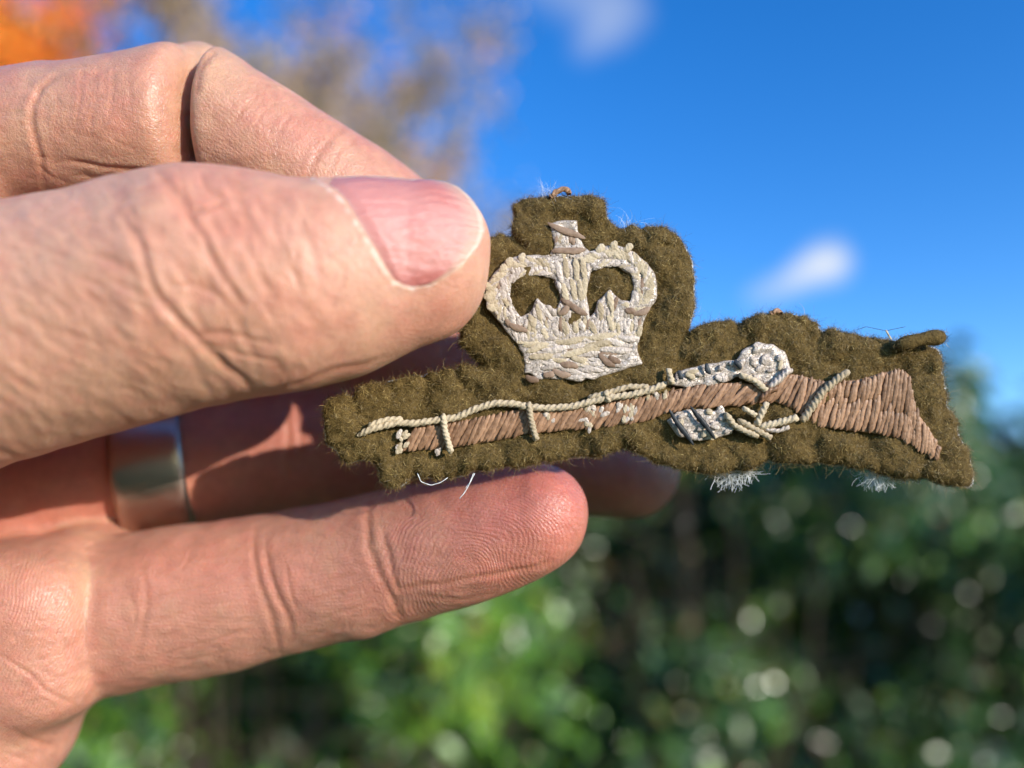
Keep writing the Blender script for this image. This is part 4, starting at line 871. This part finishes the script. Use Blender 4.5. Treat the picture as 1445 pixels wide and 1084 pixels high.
cord('barrel_cord', [z7(p) for p in [(1085, 172), (1160, 152), (1240, 128), (1320, 128)]], .40, M_CREAM, rifle, .7, 3.5)
for pts, r in (([(515, 238), (522, 300), (535, 345), (546, 384)], .42), ([(850, 192), (860, 260), (880, 334)], .42), ([(1152, 148), (1164, 186)], .36), ([(1398, 60), (1412, 114)], .42)): cord('couching_stitch', [z7(p) for p in pts], r, M_CREAM, rifle, 1.15, 5)
for pts, r, m in (([(500, 500), (560, 582), (640, 622), (720, 654)], .42, M_CREAM), ([(590, 545), (700, 606), (805, 664)], .42, M_CREAM), ([(735, 590), (860, 562), (982, 528)], .48, M_CREAM), ([(780, 428), (745, 500), (712, 578)], .42, M_CREAM), ([(620, 462), (705, 512)], .36, M_CREAM), ([(1020, 552), (1090, 452), (1160, 352), (1250, 272), (1332, 214)], .50, M_CREAM), ([(600, 236), (690, 272), (782, 346)], .44, M_CREAM), ([(740, 400), (800, 340), (850, 330)], .4, M_BROWN), ([(800, 320), (860, 270), (930, 200)], .42, M_SILVER), ([(760, 605), (860, 618), (930, 590)], .3, M_SILVER)):
    cord('guard_cord', [z9(p) for p in pts], r, m, rifle, .95, 4)
for x, y, n, sx, sy in ((353, 345, 9, 18, 36), (505, 384, 3, 16, 5), (1085, 240, 14, 22, 50), (1250, 228, 9, 26, 30), (930, 245, 4, 20, 16), (1170, 225, 4, 40, 30), (1330, 150, 10, 60, 16)):
    for i in range(n):
        qx, qy = x+random.uniform(-sx, sx), y+random.uniform(-sy, sy); t = math.radians(random.gauss(75, 30)); L = random.uniform(10, 22)
        place('stitch', ST_SHORT, z7((qx-L*math.cos(t), qy+L*math.sin(t))), z7((qx+L*math.cos(t), qy-L*math.sin(t))), .55, random.uniform(.4, .6), random.choice([M_SILVER, M_CREAM]), rifle, .20, .35)

# ---- frayed ends
def fray(name, cx, cy, n, spread, down, seed, r=.035):
    rr = np.random.default_rng(seed); Vs, Qs, off = [], [], 0
    for i in range(n):
        a = np.array([cx+rr.normal(0, spread), cy-4, 0.]); b = rr.normal(0, 1, 2)
        pts = []; p_ = np.array([a[0], a[1]]); d = np.array([rr.normal(0, .7), 1.])
        for k in range(9): pts.append((p_[0], p_[1])); d = d+rr.normal(0, .45, 2); p_ = p_+d/np.linalg.norm(d)*down/9*rr.uniform(.5, 1.2)
        P = np.array(pts); V, Q = tube_mesh(S(P[:, 0], P[:, 1], -1.9-rr.uniform(0, 1.2)+np.linspace(0, rr.normal(0, .8), 9)), np.full(9, r*rr.uniform(.6, 1.4)), 5)
        Vs.append(V); Qs.append(Q+off); off += len(V)
    o = badge_obj(name, np.concatenate(Vs), np.concatenate(Qs), M_WHITE)
    return o
fray('frayed_thread', 1030, 672, 60, 9, 34, 1, .026); fray('frayed_thread', 1055, 668, 30, 5, 26, 2, .026); fray('frayed_thread', 1238, 670, 90, 10, 36, 3, .024); fray('frayed_thread', 1290, 680, 12, 16, 10, 4); fray('frayed_thread', 1000, 668, 12, 22, 8, 5)
def loose(name, pts, r, mat, h=-1.): return cord(name, pts, r, mat, badge, h, 3.)
loose('loose_thread', [(589, 668), (594, 680), (608, 685), (622, 681), (632, 674)], .05, M_WHITE, .4); loose('loose_thread', [(668, 668), (662, 684), (655, 696), (648, 704)], .06, M_WHITE, .6); loose('loose_thread', [(670, 668), (664, 680), (656, 690)], .05, M_WHITE, .5)
loose('loose_thread', [(776, 279), (786, 270), (798, 266), (804, 274)], .38, M_BROWN, -.6); loose('loose_thread', [(1087, 444), (1095, 438), (1103, 442)], .36, M_BROWN, -.6); loose('loose_thread', [(1250, 466), (1258, 480)], .12, M_CREAM, .2); loose('loose_thread', [(1208, 466), (1222, 461), (1250, 467), (1278, 461)], .03, M_BLACK, .2)
def tuft(cx, cy, n, seed, mat):
    rr = np.random.default_rng(seed); P = S(cx+rr.normal(0, 9, n), cy+rr.normal(0, 3, n), -1.2+rr.normal(0, .4, n)); fibres('stray_fibres', P, np.tile([0, -.3, 1.], (n, 1)), n, 1., 3.2, 1.6, .014, mat, 4, .3)
tuft(775, 276, 70, 1, M_WHITE); tuft(885, 318, 40, 2, M_WHITE)
